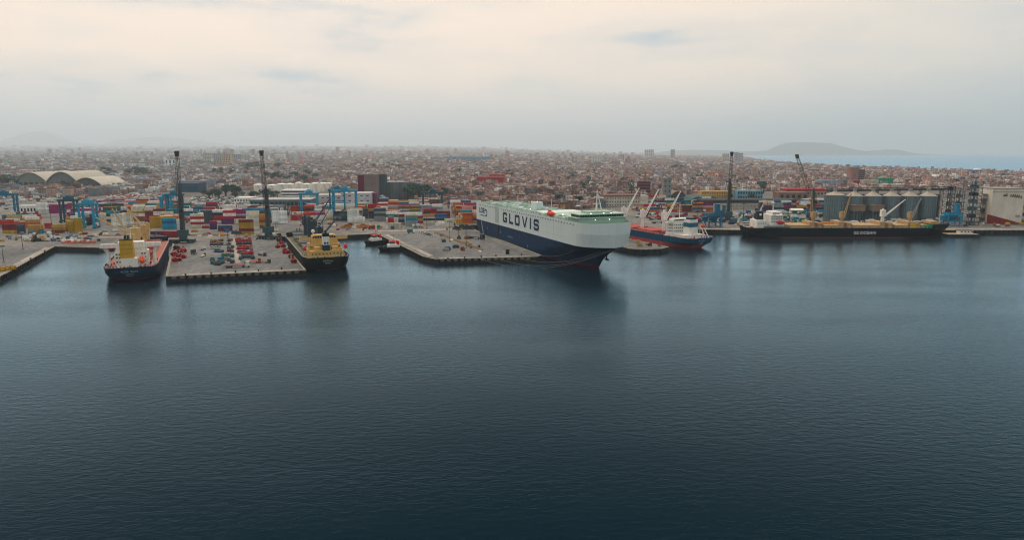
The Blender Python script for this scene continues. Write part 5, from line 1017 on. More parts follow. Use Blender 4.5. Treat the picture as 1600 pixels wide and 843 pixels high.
# conveyor gallery over the silos, lattice towers, hoppers under the gallery
p0, p1 = at(1292, 297, Y=748), at(1480, 294, Y=748); t = thing('conveyor_gallery', 'dark conveyor gallery running above the steel silos', 'conveyor', (0,0,0))
b = MB(); b.lattice(p0, p1, 3.2, 3.2, 40, .3, 0, Vector((0,1,0))); b.build('truss', M_LAT, t); b = MB(); b.tube(p0+Vector((0,0,-.6)), p1+Vector((0,0,-.6)), 1.2, 1.2, 4); b.build('belt_housing', mat('gallery_slate', (.07, .085, .10)), t)
for f in (.05, .25, .42, .6, .78, .95): q = p0.lerp(p1, f); s_ = MB(); s_.lattice((q.x, q.y, G), (q.x, q.y, q.z-1.4), 2.0, 2.0, 12, .2); s_.build('support_trestle', M_LAT, t)
M_TWR = mat('tower_teal_steel', (.10, .14, .155), .6)
def lattice_tower(px0, px1, yb, yt, label, floors, m):
    p = at((px0+px1)/2, yb, G); wd = (px1-px0)*p.y/F; h = at(px0, yt, Y=p.y).z - G; t = thing('process_tower', label, 'tower', p, R(4), 'open steel process towers')
    b = MB(); b.lattice((0,0,0), (0,0,h), wd, wd, floors, .32); b.build('frame', m, t)
    for j in range(1, floors+1): f = MB(); f.box(-wd/2-.3, -wd/2-.3, h*j/floors, wd/2+.3, wd/2+.3, h*j/floors+.3); f.build('floor', m, t); 
    for j in range(0, floors, 2): f = MB(); f.cbox((-1)**j*wd*.12, 0, h*j/floors+.3, wd*.5, wd*.5, h/floors*.8); f.build('machine', [M_STEEL, M_DARK, M_SILO][j//2%3], t)
    c = MB(); c.tube((wd*.2, 0, 0), (wd*.2, 0, h*1.06), .7, .7, 6); c.build('elevator_leg', M_SILO, t); return t
lattice_tower(1505, 1523, 351, 283, 'tall open steel process tower right of the silos', 12, M_TWR); lattice_tower(1473, 1484, 345, 291, 'dark open steel tower next to the rightmost silo', 9, mat('tower_dark_steel', (.05, .065, .075), .6)); lattice_tower(1487, 1499, 344, 297, 'open steel tower between the two taller ones', 8, M_TWR); lattice_tower(1594, 1606, 349, 286, 'open steel tower at the right frame edge', 11, M_STEEL); lattice_tower(1527, 1541, 347, 303, 'low cluttered steel tower left of the cream store', 6, mat('tower_umber', (.16, .12, .11)))
for k, (x, lab) in enumerate(((1332, 'left'), (1361, 'right'))):
    p = at(x, 345, G)+Vector((0, -9, 0)); t = thing('loading_bin', f'{lab} of the two loading bins on stilts before the silos', 'loading bin', p, 0, 'loading bins before the silos'); b = MB(); b.box(-6.5, -3, 11.5, 6.5, 3, 17); b.box(-7, -3.5, 17, 7, 3.5, 17.6); b.build('bin', bmat((.30, .22, .18)), t)
    for i in range(3): c = MB(); c.taper(-4.2+i*4.2, 0, 9, 1, 1, 11.5, 3.6, 4); c.build('outlet_cone', M_STEEL, t)
    for sx in (-6, 0, 6):
        for sy in (-2.6, 2.6): l = MB(); l.box(sx-.25, sy-.25, 0, sx+.25, sy+.25, 11.5); l.build('leg', M_DARK, t)
# cream store with scrawled lettering and red plinth
p = at(1546, 349, G); p2 = at(1592, 349, G); wd = p2.x-p.x; h = at(1560, 295, Y=p.y).z-G; t = thing('cream_store', 'big cream bulk store with red base and dark scrawled lettering at right', 'warehouse', p, R(-6)); b = MB(); b.box(0, 0, 0, wd, 26, h); b.build('wall', bmat((.84, .77, .68)), t)
b = MB(); b.box(-.4, -.4, h, wd+.4, 26.4, h+.8); b.box(-.4, -.3, h-3.2, wd+.4, -.05, h-2.7); b.build('roof', bmat((.40, .36, .32)), t); b = MB(); b.add([(-3, -.6, 0), (wd, -.6, 0), (wd, -.6, .6), (-3, -.6, 9.5), (-3, -.08, 0), (wd, -.08, 0), (wd, -.08, .6), (-3, -.08, 9.5)], [(0,1,2,3),(4,7,6,5),(3,2,6,7),(0,3,7,4),(1,5,6,2)]); b.build('red_plinth', bmat((.24, .035, .035)), t)
def scrawl(t, x0, x1, z, hh, n, seed, slope, m):
    rr = random.Random(seed); b = MB(); st = (x1-x0)/n
    for i in range(n):
        x = x0+i*st; zz = z+slope*(x-x0); hi = hh*rr.uniform(.7, 1.2); b.tube((x, -.12, zz), (x+st*.25, -.12, zz+hi), .32, .28, 4)
        b.tube((x+st*.25, -.12, zz+hi), (x+st*.7, -.12, zz+hi*rr.uniform(.3, .8)), .3, .26, 4); b.tube((x+st*.1, -.12, zz+hi*.4), (x+st*.9, -.12, zz+rr.uniform(0, .5)), .28, .25, 4)
    b.build('wall_scrawl', m, t)
M_SCR = bmat((.14, .09, .07)); scrawl(t, wd*.34, wd*.48, h*.79, 2.6, 3, 4, -.08, M_SCR); scrawl(t, wd*.56, wd*.94, h*.775, 2.8, 6, 9, -.12, M_SCR); scrawl(t, wd*.80, wd*.94, h*.2, 1.8, 3, 2, 0, bmat((.3, .2, .15))); FOOT.append((p.x+wd/2, p.y+13, wd, 30))
# other landmarks
building('red_school', 'long two storey red building in the middle of the town', 'building', 745, 787, 289, 276, 24, (.42, .06, .07), (.45, .16, .15), 2, 8, R(-6), .6, .4, (.22, .04, .05)); building('red_school', 'small red wing stepping up behind the long red building', 'building', 764, 789, 284, 272, 20, (.44, .08, .08), (.45, .16, .15), 2, 4, 0, .5, .4, (.22, .04, .05))
building('pale_tower', 'white water tank tower standing above the town roofs', 'tower', 733.5, 741, 268, 256, 12, (.74, .72, .68), (.7, .68, .64), 3, 2, 0, .3, .2)
building('blue_market', 'very long blue roofed market hall in the hazy distance', 'warehouse', 694, 768, 251, 245, 80, (.04, .22, .36), (.04, .22, .36)); building('blue_market', 'blue roofed hall left end in the hazy distance', 'warehouse', 640, 692, 250, 246, 60, (.05, .20, .32), (.05, .20, .32))
building('white_block', 'white apartment block with notch standing out at upper right of town', 'tower block', 925, 940, 256, 244.5, 22, (.76, .74, .70), (.76, .74, .70), 4, 4, 0, .4, .4); building('white_block', 'low white block just left of the notched one', 'tower block', 909, 918, 256, 249, 20, (.66, .66, .64), (.66, .66, .64), 3, 3)
building('white_block', 'long white school building below the notched block', 'building', 871, 900, 266, 259, 24, (.70, .67, .63), (.6, .55, .5), 2, 9, 0, .5, .4)
t = building('maroon_block', 'dark maroon block with paler floor bands beside the tall tree', 'building', 998, 1016, 309, 284, 20, (.09, .025, .045), (.10, .04, .05)); wd, h = t['pw'], t['ph']
for j in range(5): b = MB(); b.box(0, -.15, h*(.14+j*.18), wd, -.02, h*(.14+j*.18)+.9); b.build('floor_band', bmat((.30, .16, .17)), t)  # floor bands in a paler maroon than the wall
b = MB(); b.lattice((wd*.6, 10, h), (wd*.6, 10, h+18), 2.2, 2.2, 8, .3); b.lattice((wd*.6-12, 10, h+15), (wd*.6+10, 10, h+15), 1.4, 1.4, 10, .22, 0, Vector((0,1,0))); b.build('tower_crane', bmat((.45, .20, .08)), t)
t = building('cement_tower', 'tall grey concrete tower behind the blue ship cranes', 'tower', 1036, 1048, 318, 279, 14, (.25, .26, .27), (.2, .2, .21), 5, 2, 0, .3, .3); building('cement_plant', 'low red and cream plant building at the foot of the grey tower', 'building', 1029, 1050, 324, 314, 18, (.45, .30, .28), (.45, .35, .32), 2, 4)
building('customs_house', 'white customs building with rows of small dark windows behind the car carrier', 'building', 943, 1001, 323, 307, 30, (.60, .56, .50), (.20, .11, .10), 3, 14, R(5), .35, .35, None, 2.2); building('brown_wall_hall', 'long brown roofed hall behind the white customs building', 'warehouse', 938, 1003, 309, 302, 40, (.28, .16, .13), (.22, .13, .11))
building('yellow_building', 'long yellow building behind the right harbour crane', 'building', 1096, 1150, 309, 299, 20, (.60, .38, .15), (.50, .36, .20), 2, 14, R(2), .4, .45, (.2, .11, .05)); building('yellow_building', 'short cream building right of the yellow one', 'building', 1141, 1151, 310, 296, 16, (.62, .50, .34), (.5, .42, .3), 3, 4, 0, .4, .4)
building('blue_school', 'light blue building with two rows of dark windows', 'building', 1152, 1192, 311, 298, 20, (.17, .36, .44), (.30, .42, .46), 2, 10, R(2), .6, .5)
building('orange_block', 'orange apartment block rising from the right part of the town', 'building', 1105, 1127, 279, 268.5, 20, (.58, .27, .14), (.5, .28, .18), 3, 6, 0, .35, .35, (.35, .13, .06))
building('dark_shed', 'long dark roofed quay shed with pale front behind the black ship', 'shed', 1098, 1246, 327, 317, 34, (.56, .53, .47), (.045, .055, .065), 1, 26, R(3), .6, .4, (.40, .38, .34), 4.2)
building('brown_shed', 'brown shed under the long red roof', 'shed', 1217, 1262, 313, 301, 26, (.24, .15, .12), (.22, .15, .13), 1, 5, 0, .5, .4); building('red_roof_hall', 'long hall with a thin red roof right of the light blue building', 'warehouse', 1228, 1292, 307, 298, 26, (.40, .32, .27), (.36, .035, .05), 1, 12, 0, .5, .3, None, 3.2)
building('blue_shed', 'low blue shed by the brown shed', 'shed', 1224, 1240, 316, 311, 14, (.05, .16, .25), (.10, .22, .30)); building('teal_shed', 'teal walled shed left of the first silo', 'shed', 1262, 1292, 321, 312, 24, (.06, .13, .16), (.45, .45, .43))
building('green_block', 'bright green block beyond the steel silos', 'building', 1372, 1395, 291, 278.5, 18, (.01, .25, .13), (.02, .28, .15)); building('cream_block', 'plain cream block left of the bright green one', 'building', 1350, 1372, 292, 281, 18, (.52, .42, .35), (.5, .42, .36)); building('white_terrace', 'long white roof terrace right of the green block', 'building', 1379, 1429, 294, 288, 14, (.70, .66, .60), (.7, .68, .64), 1, 12, 0, .4, .3)
building('brick_tower', 'brick pink tower block rising over the town behind the silos', 'tower block', 1329, 1340, 287, 262, 20, (.33, .18, .16), (.3, .18, .16), 1, 1, 0, .1, .1); building('brick_tower', 'dark banded tower block right of the brick pink one', 'tower block', 1340, 1350, 287, 265, 18, (.20, .14, .14), (.22, .16, .16), 7, 3, 0, .8, .4); building('red_hall', 'low red hall at the foot of the brick pink tower', 'building', 1328, 1352, 290, 281.5, 14, (.36, .08, .08), (.40, .16, .15), 2, 5, 0, .6, .4)
t = building('lookout_tower', 'blue and white round topped tower against the sea', 'tower', 1522, 1534, 275, 266, 16, (.07, .12, .26), (.10, .15, .28), 2, 4, 0, .5, .5, (.5, .5, .52)); b = MB(); b.lathe((t['pw']/2, 8, t['ph']), [(t['pw']*.42, 0), (t['pw']*.45, 3), (t['pw']*.3, 6), (.2, 7)], 14); b.build('dome', M_WHITE, t)
for x0, x1, yt, yb, lab, c in ((1007, 1014, 234, 248, 'left white high-rise against the far sea', (.72, .70, .66)), (1014.5, 1020, 233.5, 248, 'right white high-rise against the far sea', (.66, .65, .63)), (1048, 1053, 233.5, 250, 'slim grey high-rise against the far sea', (.42, .42, .42)), (1129, 1138, 240, 253, 'beige high-rise left of the harbour crane tip', (.52, .46, .38)), (1147, 1153, 238, 254, 'grey high-rise right of the harbour crane tip', (.38, .40, .42)), (1154, 1160, 239, 254, 'pale high-rise rightmost by the harbour crane tip', (.52, .51, .49))): building('high_rise', lab, 'tower block', x0, x1, yb, yt, 20, c, c, 6, 3, 0, .5, .5)
# vaulted halls
def vault(name, label, x0, x1, yb, ys, yt, length, wallc, roofc, n=18, group=None):
    """barrel roof over side walls; the open gable is set back under the shell"""
    p, q = gpt(x0, yb), gpt(x1, yb); wd = q.x-p.x; hs = at(x0, ys, Y=p.y).z-p.z; ht = at(x0, yt, Y=p.y).z-p.z; t = thing(name, label, 'warehouse', (p.x, p.y, p.z-.2), R(6), group); prof = [(wd*i/n, hs+(ht-hs)*math.sin(math.pi*i/n)**.85) for i in range(n+1)]
    v = []
    for dz in (0, -.9):
        for y in (-3, length): v += [(x, y, z+dz) for x, z in prof]
    m_ = n+1; b = MB(); b.add(v, [(i, i+1, m_+i+1, m_+i) for i in range(n)] + [(2*m_+i+1, 2*m_+i, 3*m_+i, 3*m_+i+1) for i in range(n)] + [(i+1, i, 2*m_+i, 2*m_+i+1) for i in range(n)]); b.build('vault_roof', bmat(roofc), t)
    g = MB(); g.add([(x, 1, z-1.0) for x, z in prof] + [(wd, 1, 0), (0, 1, 0)], [tuple(range(m_+2))[::-1]]); g.add([(0, 1, 0), (0, length, 0), (0, length, hs-.9), (0, 1, hs-.9)], [(0, 3, 2, 1)]); g.add([(wd, 1, 0), (wd, length, 0), (wd, length, hs-.9), (wd, 1, hs-.9)], [(0, 1, 2, 3)]); g.build('gable_wall', bmat(wallc), t)
    k = 5
    for i in range(k): d = MB(); d.box(wd*(.14+i*.16), .7, 0, wd*(.14+i*.16)+wd*.1, .95, hs*.8+2); d.build('door', M_DARK, t)
    FOOT.append((p.x+wd/2, p.y+length/2, wd/2+8, length/2+12))
vault('vaulted_warehouse', 'left of the two tall vaulted warehouses with pale curved roofs', 22, 72, 291, 285, 269, 150, (.22, .24, .22), (.58, .54, .47)); vault('vaulted_warehouse', 'right of the two tall vaulted warehouses with pale curved roofs', 72.5, 120, 291, 285, 268, 150, (.17, .18, .18), (.58, .54, .47)); vault('vaulted_warehouse', 'low wide vaulted warehouse with pale roof right of the tall pair', 113, 158, 295, 289, 277, 110, (.12, .12, .12), (.64, .60, .52))
vault('arched_shed', 'brown arched shed by the grey concrete tower', 1045, 1073, 315, 307, 298, 50, (.17, .13, .12), (.26, .20, .18)); vault('arched_shed', 'left of two dark green arched sheds on the right quay', 1078, 1101, 318, 313, 307, 50, (.02, .05, .055), (.07, .12, .13)); vault('arched_shed', 'right of two dark green arched sheds on the right quay', 1101.5, 1125, 318, 313, 307, 50, (.02, .05, .055), (.07, .12, .13)); vault('arched_shed', 'small grey arched shed below the grey silos', 588, 602, 318, 312, 306, 30, (.06, .09, .10), (.16, .22, .25))
# white storage tanks
M_TANK = mat('tank_white', (.98, .94, .86), .5, var=.1, scale=.2, dirt=.08)
for i, (x, r_, yb, yt) in enumerate(((402, 7.5, 302, 287), (423, 8, 301, 288), (439, 8, 303, 286), (452, 7, 300, 286), (466, 6, 299, 284), (478, 7, 300, 286), (491, 7, 301, 285), (505, 7, 299, 285), (513, 5, 298, 285))):
    p = gpt(x, yb); r = r_*p.y/F; h = at(x, yt, Y=p.y).z-p.z; t = thing('storage_tank', 'white storage tank behind the warehouses', 'tank', (p.x, p.y+r, p.z-.2), 0, 'white storage tanks'); b = MB(); b.lathe((0,0,0), [(r, 0), (r, h*.9)], 26); b.build('shell', M_TANK, t); c = MB(); c.lathe((0,0,h*.9), [(r+.2, 0), (r*.6, h*.06), (.4, h*.1)], 26); c.build('roof', M_TANK, t); d = MB(); d.lattice((r*.7, -r*.75, 0), (r*.2, -r*1.02, h*.9), .8, .8, 8, .1); d.build('stair', M_STEEL, t); FOOT.append((p.x, p.y+r, r+5, r+5))
# white tents
for i, (x, y) in enumerate(((1243, 329), (1256, 327), (1237, 333), (1283, 318), (708, 312), (745, 308), (1276, 307))):
    p = gpt(x, y); t = thing('white_shed', 'small white roofed shed in the right yard' if x > 1000 else 'small white roofed shed at the town edge', 'shed', p, R(Rr.uniform(-5, 12)), 'small white sheds'); b = MB(); b.box(0, 0, 0, 14, 9, 3.6); b.build('wall', bmat((.5, .48, .45)), t); c = MB(); c.add([(-.5,-.5,3.6),(14.5,-.5,3.6),(14.5,9.5,3.6),(-.5,9.5,3.6),(-.5,4.5,5.6),(14.5,4.5,5.6)], [(0,1,5,4),(2,3,4,5),(0,4,3),(1,2,5),(0,3,2,1)]); c.build('roof', M_WHITE, t)

# ------------------------------------------------------------------ trees
M_LEAF = mat('foliage', (.026, .064, .050), .9, 0, .55, .5, .3); M_BARK = mat('bark', (.10, .075, .055), .9)
def crown_mesh(seed, rx, rz, n=420):
    rr = random.Random(seed); v = []; f = []
    lobes = [(rr.uniform(-.5, .5)*rx, rr.uniform(-.5, .5)*rx, rr.uniform(-.35, .45)*rz, rr.uniform(.4, .65)) for _ in range(7)]
    for i in range(n):
        lx, ly, lz, lr = rr.choice(lobes); d = Vector((rr.gauss(0,1), rr.gauss(0,1), rr.gauss(0,1))).normalized(); q = rr.uniform(.55, 1.08)
        c = Vector((lx+d.x*rx*lr*q, ly+d.y*rx*lr*q, lz+d.z*rz*lr*q)); s = rr.uniform(.35, .95)*rx*.16
        a = d.cross(Vector((rr.gauss(0,1), rr.gauss(0,1), rr.gauss(0,1)))).normalized(); b = d.cross(a); b = (b*.8+d*.5*rr.uniform(-1, 1)).normalized(); o = len(v)
        v += [tuple(c+a*s), tuple(c+b*s*.7), tuple(c-a*s), tuple(c-b*s*.7)]; f.append((o, o+1, o+2, o+3))
    me = bpy.data.meshes.new('crown'); me.from_pydata(v, [], f); me.materials.append(M_LEAF); me.update(); return me
CROWN = [crown_mesh(i, 1.0, .8+.12*(i%3)) for i in range(5)]; TALL = crown_mesh(9, .6, 1.5)
tk = MB(); tk.tube((0,0,0), (0,0,.55), .075, .05, 7); [tk.tube((0,0,.4+.05*i), (math.cos(i*2.1)*.35, math.sin(i*2.1)*.35, .85), .035, .02, 5) for i in range(4)]; tko = tk.build('trunk', M_BARK); TRUNK = tko.data; bpy.data.objects.remove(tko)
def tree(px, py, size, where, tall=False):
    p = gpt(px, py); t = thing('tree', ('tall narrow' if tall else 'broad' if size > 11 else 'small')+f' dark green tree {where}', 'tree', (p.x, p.y, p.z-.2), Rr.uniform(0, 6), 'trees of the port and town'); h = size
    o = link('trunk', TRUNK, t); o.scale = (h, h, h*.9); c = link('crown', TALL if tall else Rr.choice(CROWN), t); c.location.z = h*.78 if not tall else h*.9; k = h*.62; c.scale = (k*Rr.uniform(.9, 1.25), k*Rr.uniform(.9, 1.25), k*(.75 if not tall else .8)); FOOT.append((p.x, p.y, size*.5, size*.5))
def grove(x0, x1, y0, y1, n, smin, smax, where):
    for i in range(n): tree(Rr.uniform(x0, x1), Rr.uniform(y0, y1), Rr.uniform(smin, smax), where)
grove(0, 30, 284, 293, 14, 12, 19, 'by the white office at far left'); grove(96, 112, 290, 293, 4, 9, 13, 'before the vaulted warehouses'); grove(158, 180, 270, 278, 7, 14, 22, 'behind the low vaulted warehouse'); grove(200, 238, 272, 279, 13, 14, 24, 'in the park right of the vaulted warehouses')
grove(330, 385, 268, 276, 11, 12, 20, 'in the green belt below the beige tower'); grove(375, 450, 262, 268, 12, 16, 26, 'in the far green belt'); grove(352, 372, 303, 309, 6, 12, 18, 'behind the second harbour crane'); grove(400, 510, 276, 288, 22, 10, 20, 'behind the white tanks'); grove(310, 440, 306, 312, 20, 8, 13, 'along the road behind the far car lot')
grove(632, 676, 303, 314, 14, 13, 22, 'right of the grey round silos'); grove(676, 700, 304, 312, 4, 9, 13, 'left of the blue roofed sheds'); grove(700, 800, 268, 281, 9, 12, 18, 'around the red building'); grove(800, 900, 262, 290, 10, 9, 15, 'in the middle of the town'); grove(900, 1000, 262, 300, 8, 9, 15, 'in the town above the car carrier')
tree(986, 309, 20, 'left of the maroon block', True); tree(1193, 302, 19, 'right of the light blue building'); tree(1174, 315, 11, 'before the light blue building'); tree(872, 319, 13, 'right behind the car carrier funnel deck'); tree(905, 321, 12, 'beside the white customs building'); tree(942, 322, 12, 'at the left end of the customs building'); grove(1050, 1070, 262, 266, 5, 14, 20, 'in the dark row on the far right town'); grove(1140, 1250, 258, 272, 6, 10, 16, 'in the right part of the town'); grove(520, 640, 255, 268, 9, 14, 22, 'in the hazy middle town')
# far woods and avenues: one mass of foliage
def leafmass():
    v = []; f = []; rr = random.Random(77)
    for (x0, x1, y0, y1, n) in ((380, 640, 244, 268, 230), (640, 900, 246, 280, 220), (0, 380, 243, 275, 220), (900, 1200, 248, 290, 130), (1200, 1600, 266, 290, 60)):
        for k in range(n):
            p = gpt(rr.uniform(x0, x1), rr.uniform(y0, y1)); w_ = rr.uniform(7, 16)*(1+p.y/5000); h = rr.uniform(6, 11)
            for i in range(46):
                d = Vector((rr.gauss(0,1), rr.gauss(0,1), abs(rr.gauss(0,1)))).normalized(); c = p + Vector((d.x*w_, d.y*w_*.6, 1+d.z*h)); s = rr.uniform(1.4, 3.2); a = Vector((rr.gauss(0,1), rr.gauss(0,1), rr.gauss(0,1))).normalized(); b = d.cross(a).normalized(); o = len(v)
                v += [tuple(c+a*s), tuple(c+b*s), tuple(c-a*s), tuple(c-b*s)]; f.append((o, o+1, o+2, o+3))
    me = bpy.data.meshes.new('far_trees'); me.from_pydata(v, [], f); me.materials.append(M_LEAF); me.update(); return me
tag(link('far_trees', leafmass()), 'dark green tree clumps scattered through the far town', 'trees', None, 'stuff')

# ------------------------------------------------------------------ the town: houses on a street grid
PAL = 1.0*np.array([(.27,.155,.13),(.24,.14,.125),(.32,.19,.155),(.22,.16,.15),(.36,.24,.19),(.30,.26,.24),(.44,.36,.29),(.62,.58,.52),(.70,.67,.62),(.38,.20,.15),(.20,.19,.20),(.46,.30,.18),(.26,.33,.36),(.13,.19,.24)])
PAL = np.clip(PAL.mean(1, keepdims=True) + (PAL-PAL.mean(1, keepdims=True))*1.15, .02, .85)
NAMES = ['brick brown','brown','terracotta','mauve brown','tan brown','grey','beige','pale','white','rust red','dark grey','ochre','pale blue','slate blue']
PW = np.array([.14,.12,.11,.09,.09,.08,.09,.07,.075,.06,.04,.03,.01,.015]); PW = PW/PW.sum(); PWG = np.array([.05,.06,.05,.08,.08,.19,.15,.11,.09,.03,.07,.02,.02,.02]); PWG = PWG/PWG.sum()
RPAL = np.array([(.22,.14,.12),(.30,.21,.18),(.24,.22,.22),(.36,.31,.27),(.12,.11,.12),(.66,.63,.60),(.34,.17,.13)]); RW = np.array([.20,.19,.16,.13,.14,.10,.08])
def ystart(px): return np.interp(px, [-200,0,60,160,300,400,520,640,700,760,900,1000,1100,1290,1300,1600,1800], [1120,1120,1120,1150,1330,1350,1300,1100,960,900,880,960,1300,1300,1340,1340,1340])
def gen(ymin, ymax, lotx, loty, hmin, hmax, keep, ang, tall=0.0):
    """lots on a rotated street grid inside the strip the photograph sees"""
    c, s = math.cos(ang), math.sin(ang); R_ = ymax*1.35; nxg = int(R_*2/lotx); nyg = int((R_*1.6)/loty)
    i, j = np.meshgrid(np.arange(nxg), np.arange(nyg), indexing='ij'); i = i.ravel(); j = j.ravel()
    u = -R_ + i*lotx + (i//9)*lotx*.75; v = -R_*.55 + j*loty + (j//2)*loty*.42
    X = u*c - v*s; Y = u*s + v*c + ymin*.2
    m = (Y > ymin) & (Y < ymax) & (np.abs(X) < Y*.80 + 60) & (X < np.interp(Y, [q[0] for q in COAST], [q[1] for q in COAST]) - 15) & (rng.random(len(X)) < keep); X, Y = X[m], Y[m]
    px = 800 + F*X/Y; m = Y > ystart(px); X, Y = X[m], Y[m]
    for fx, fy, rx, ry in FOOT:
        if fy < ymin-200 or fy > ymax+200: continue
        m = (np.abs(X-fx) > rx+lotx*.4) | (Y-fy > ry+loty*.4) | (fy-Y > ry+loty*.4); X, Y = X[m], Y[m]
    n = len(X); X = X + rng.normal(0, lotx*.08, n); Y = Y + rng.normal(0, loty*.08, n)
    st = rng.choice([1,2,3,4,5], n, p=[.20,.38,.27,.11,.04]); h = np.clip(st*2.9*rng.uniform(.85, 1.15, n)*hmax, hmin, 60); big = (rng.random(n) < tall) & (800 + F*X/Y < 1000); h = np.where(big, h*rng.uniform(2.2, 4.5, n), h)
    return np.stack([X, Y, ground_z(X, Y)-.5, lotx*rng.uniform(.62, 1.0, n)*np.where(big, .8, 1), loty*rng.uniform(.62, 1.0, n)*np.where(big, .6, 1), h, np.full(n, ang)+rng.normal(0, .03, n), np.where(rng.random(n) < np.clip((700 - (800+F*X/Y))/500, 0, .75), rng.choice(len(PAL), n, p=PWG), rng.choice(len(PAL), n, p=PW))], 1)
near = gen(870, 3300, 9.5, 15, 2.6, 1.0, .92, R(-17), .0)
A1 = gen(3300, 6800, 19, 26, 3, 1.05, .86, R(-11), .018); A3 = gen(13000, 30000, 110, 160, 6, 1.6, .8, R(-9), .05); A2 = gen(6800, 13000, 44, 58, 4, 1.25, .8, R(-20), .025)
ppx = 800 + F*near[:,0]/near[:,1]; vis = (ppx > 5) & (ppx < 1595)
area = near[:,3]*near[:,5]/near[:,1]**2*vis; order = np.argsort(-area); pick = order[:300]; rest = np.setdiff1d(np.arange(len(near)), pick)
def mass(D):
    n = len(D); cs, sn = np.cos(D[:,6]), np.sin(D[:,6]); q = np.array([(-.5,-.5),(.5,-.5),(.5,.5),(-.5,.5)]); V = np.zeros((n, 8, 3))
    for k in range(8):
        x = q[k%4,0]*D[:,3]; y = q[k%4,1]*D[:,4]; V[:,k,0] = D[:,0]+x*cs-y*sn; V[:,k,1] = D[:,1]+x*sn+y*cs; V[:,k,2] = D[:,2] + (D[:,5] if k > 3 else 0)
    fq = np.array([(0,1,5,4),(1,2,6,5),(2,3,7,6),(3,0,4,7),(4,5,6,7)]); Fc = (fq[None] + (np.arange(n)*8)[:,None,None]).reshape(-1, 4)
    pxn = 800 + F*D[:,0]/np.maximum(D[:,1], 1); q_ = np.clip((760-pxn)/500, 0, 1)[:,None]; lf = 1 + q_*np.array([-.16, -.02, .06])          # bluish haze tint put into the house colours, growing towards the left
    colr = np.ones((n, 5, 4)); wc = PAL[D[:,7].astype(int)]*rng.uniform(.45, 1.35, (n,1))*np.array([1.12, 1.06, 1.10])*lf; rc = RPAL[rng.choice(len(RPAL), n, p=RW)]*rng.uniform(.5, 1.35, (n,1))*np.array([1.12, 1.08, 1.12])*lf; colr[:,:4,:3] = wc[:,None]; colr[:,4,:3] = rc; colr[:,1,:3] *= 1
    return V.reshape(-1, 3), Fc, colr.reshape(-1, 4)
def np_mesh(name, V, Fc, colr):
    me = bpy.data.meshes.new(name); me.vertices.add(len(V)); me.vertices.foreach_set('co', V.ravel().astype(np.float32)); nf_ = len(Fc); me.loops.add(nf_*4); me.loops.foreach_set('vertex_index', Fc.ravel().astype(np.int32)); me.polygons.add(nf_); me.polygons.foreach_set('loop_start', np.arange(nf_, dtype=np.int32)*4)
    a_ = me.attributes.new('paint', 'FLOAT_COLOR', 'FACE'); a_.data.foreach_set('color', np.clip(colr, 0, .85).ravel().astype(np.float32)); me.materials.append(M_CITY); me.update(calc_edges=True); return me
# rooftop rooms and water tanks on the nearer houses
rr_ = near[rest]; rr_ = rr_[(rng.random(len(rr_)) < .5) & (rr_[:,1] < 2600)].copy(); rr_[:,2] += rr_[:,5]; rr_[:,0] += rng.uniform(-.25, .25, len(rr_))*rr_[:,3]; rr_[:,1] += rng.uniform(-.25, .25, len(rr_))*rr_[:,4]; rr_[:,3] *= rng.uniform(.25, .6, len(rr_)); rr_[:,4] *= rng.uniform(.25, .5, len(rr_)); rr_[:,5] = rng.uniform(1.2, 3.0, len(rr_)); rr_[:,7] = rng.choice(len(PAL), len(rr_), p=PW)
sh = gen(1200, 7000, 130, 150, 5, 1.1, .5, R(-15)); sh[:,3] *= rng.uniform(.25, .6, len(sh)); sh[:,4] *= rng.uniform(.2, .35, len(sh)); sh[:,5] = rng.uniform(6, 16, len(sh)); sh[:,7] = rng.choice([5,7,8,8,8,12,13,13,6,2,11], len(sh))
Vv, Ff, Cl = mass(np.concatenate([near[rest], rr_, sh, A1, A2, A3]))
tag(link('town_houses', np_mesh('town_houses', Vv, Ff, Cl)), 'the mass of low houses of the town stretching to the haze', 'houses', None, 'stuff')
LAND = [(0,'left of the vaulted warehouses'),(60,'above the vaulted warehouses'),(165,'right of the vaulted warehouses'),(290,'below the beige apartment tower'),(395,'behind the white tanks'),(520,'behind the brown elevator'),(600,'behind the grey round silos'),(680,'left of the red building'),(745,'below the red building'),(800,'right of the red building'),(880,'above the car carrier deck'),(950,'behind the customs building'),(1020,'behind the grey concrete tower'),(1095,'behind the yellow building'),(1155,'behind the light blue building'),(1230,'behind the red roofed hall'),(1300,'left of the bright green block'),(1400,'right of the bright green block'),(1480,'behind the steel towers'),(1545,'above the cream store')]
def landmark(px):
    w_ = LAND[0][1]
    for x, n in LAND:
        if px >= x: w_ = n
    return w_
SZ = ['one','two','three','four','five','six','seven','eight','nine','ten']
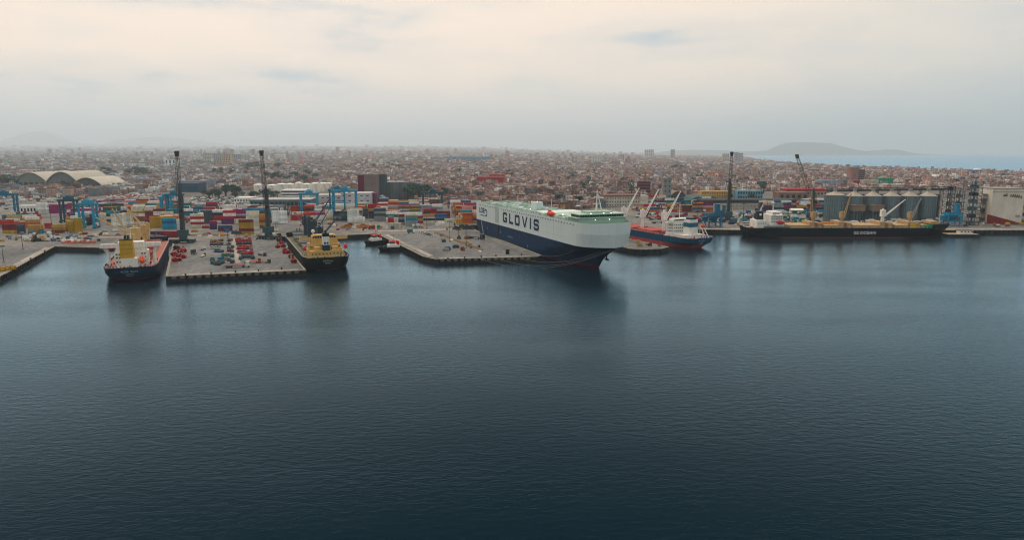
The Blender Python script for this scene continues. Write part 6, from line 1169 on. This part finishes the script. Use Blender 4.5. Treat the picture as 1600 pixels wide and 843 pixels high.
for k in pick:
    X, Y, Z, wx, wy, h, an, ci = near[k]; ci = int(ci); st = max(1, int(round(h/2.9)))
    t = thing('town_house', f"{NAMES[ci]} {'tall tower' if st > 6 else SZ[min(9,st-1)]+' storey'} flat roofed house {landmark(ppx[k])}", 'house', (X, Y, Z), an, 'houses at the near edge of the town')
    one = near[k:k+1].copy(); one[0,:3] = 0; one[0,6] = 0; V, Fc, cl = mass(one); wl = np_mesh('wall', V, Fc[:4], cl[:4]); link('wall', wl, t); wc = tuple(RPAL[rng.choice(len(RPAL), p=RW)])
    b = MB(); b.box(-wx/2-.1, -wy/2-.1, h, wx/2+.1, wy/2+.1, h+.25); [b.box(*q) for q in ((-wx/2, -wy/2, h+.25, wx/2, -wy/2+.25, h+.9), (-wx/2, wy/2-.25, h+.25, wx/2, wy/2, h+.9))]; b.build('roof', bmat(tuple(np.round(wc, 2))), t)
    if rng.random() < .6: b = MB(); rx, ry = rng.uniform(-.2, .2)*wx, rng.uniform(-.2, .2)*wy; b.cbox(rx, ry, h+.25, wx*.35, wy*.3, rng.uniform(1.8, 2.8)); b.build('roof_room', bmat(tuple(np.round(PAL[rng.choice(len(PAL), p=PW)], 2))), t)

# ------------------------------------------------------------------ haze: even, pale air round the whole scene
hm = bpy.data.materials.new('haze_air'); hm.use_nodes = True; ht = hm.node_tree; [ht.nodes.remove(n) for n in list(ht.nodes)]
ho = ht.nodes.new('ShaderNodeOutputMaterial'); pv = ht.nodes.new('ShaderNodeVolumePrincipled'); pv.inputs['Color'].default_value = (.77, .90, .995, 1); pv.inputs['Density'].default_value = 6.6e-5; pv.inputs['Anisotropy'].default_value = .4
ht.links.new(pv.outputs[0], ho.inputs['Volume'])
hz = MB(); hz.box(-61000, -3500, -6, 61000, 63000, 1250); hob = hz.build('haze', hm); hob['kind'] = 'stuff'; hob['label'] = 'pale bluish haze lying over the harbour and the far town'; hob['category'] = 'haze'

# ------------------------------------------------------------------ labels: number look-alikes from the left
ORD = ['leftmost','second','third','fourth','fifth','sixth','seventh','eighth','ninth','tenth','eleventh','twelfth','thirteenth','fourteenth','fifteenth','sixteenth','seventeenth','eighteenth','nineteenth','twentieth']
TENS = {2: 'twenty', 3: 'thirty', 4: 'forty', 5: 'fifty', 6: 'sixty', 7: 'seventy', 8: 'eighty', 9: 'ninety'}
def ordinal(i):
    if i < 20: return ORD[i]
    n = i+1; t_, u_ = divmod(n, 10); return (TENS.get(t_, 'hundred')+'ieth').replace('yieth', 'ieth') if u_ == 0 else TENS.get(t_, 'hundred')+' '+(['first']+ORD[1:])[u_-1]
by = {}
for o in dict.fromkeys(LABS): by.setdefault(o['label'], []).append(o)
for lab_, os_ in by.items():
    if len(os_) > 1:
        os_.sort(key=lambda o: px_of(o.location)[0])
        for i, o in enumerate(os_): o['label'] = lab_ + (', leftmost' if i == 0 else f', {ordinal(i)} from left')
for o in (CAR, TRK, VAN, FLT):
    if 'used' in o: del o['used']
for o in COL.objects:
    for k in ('used', 'base', 'sx', 'ph', 'pw'):
        if k in o: del o[k]
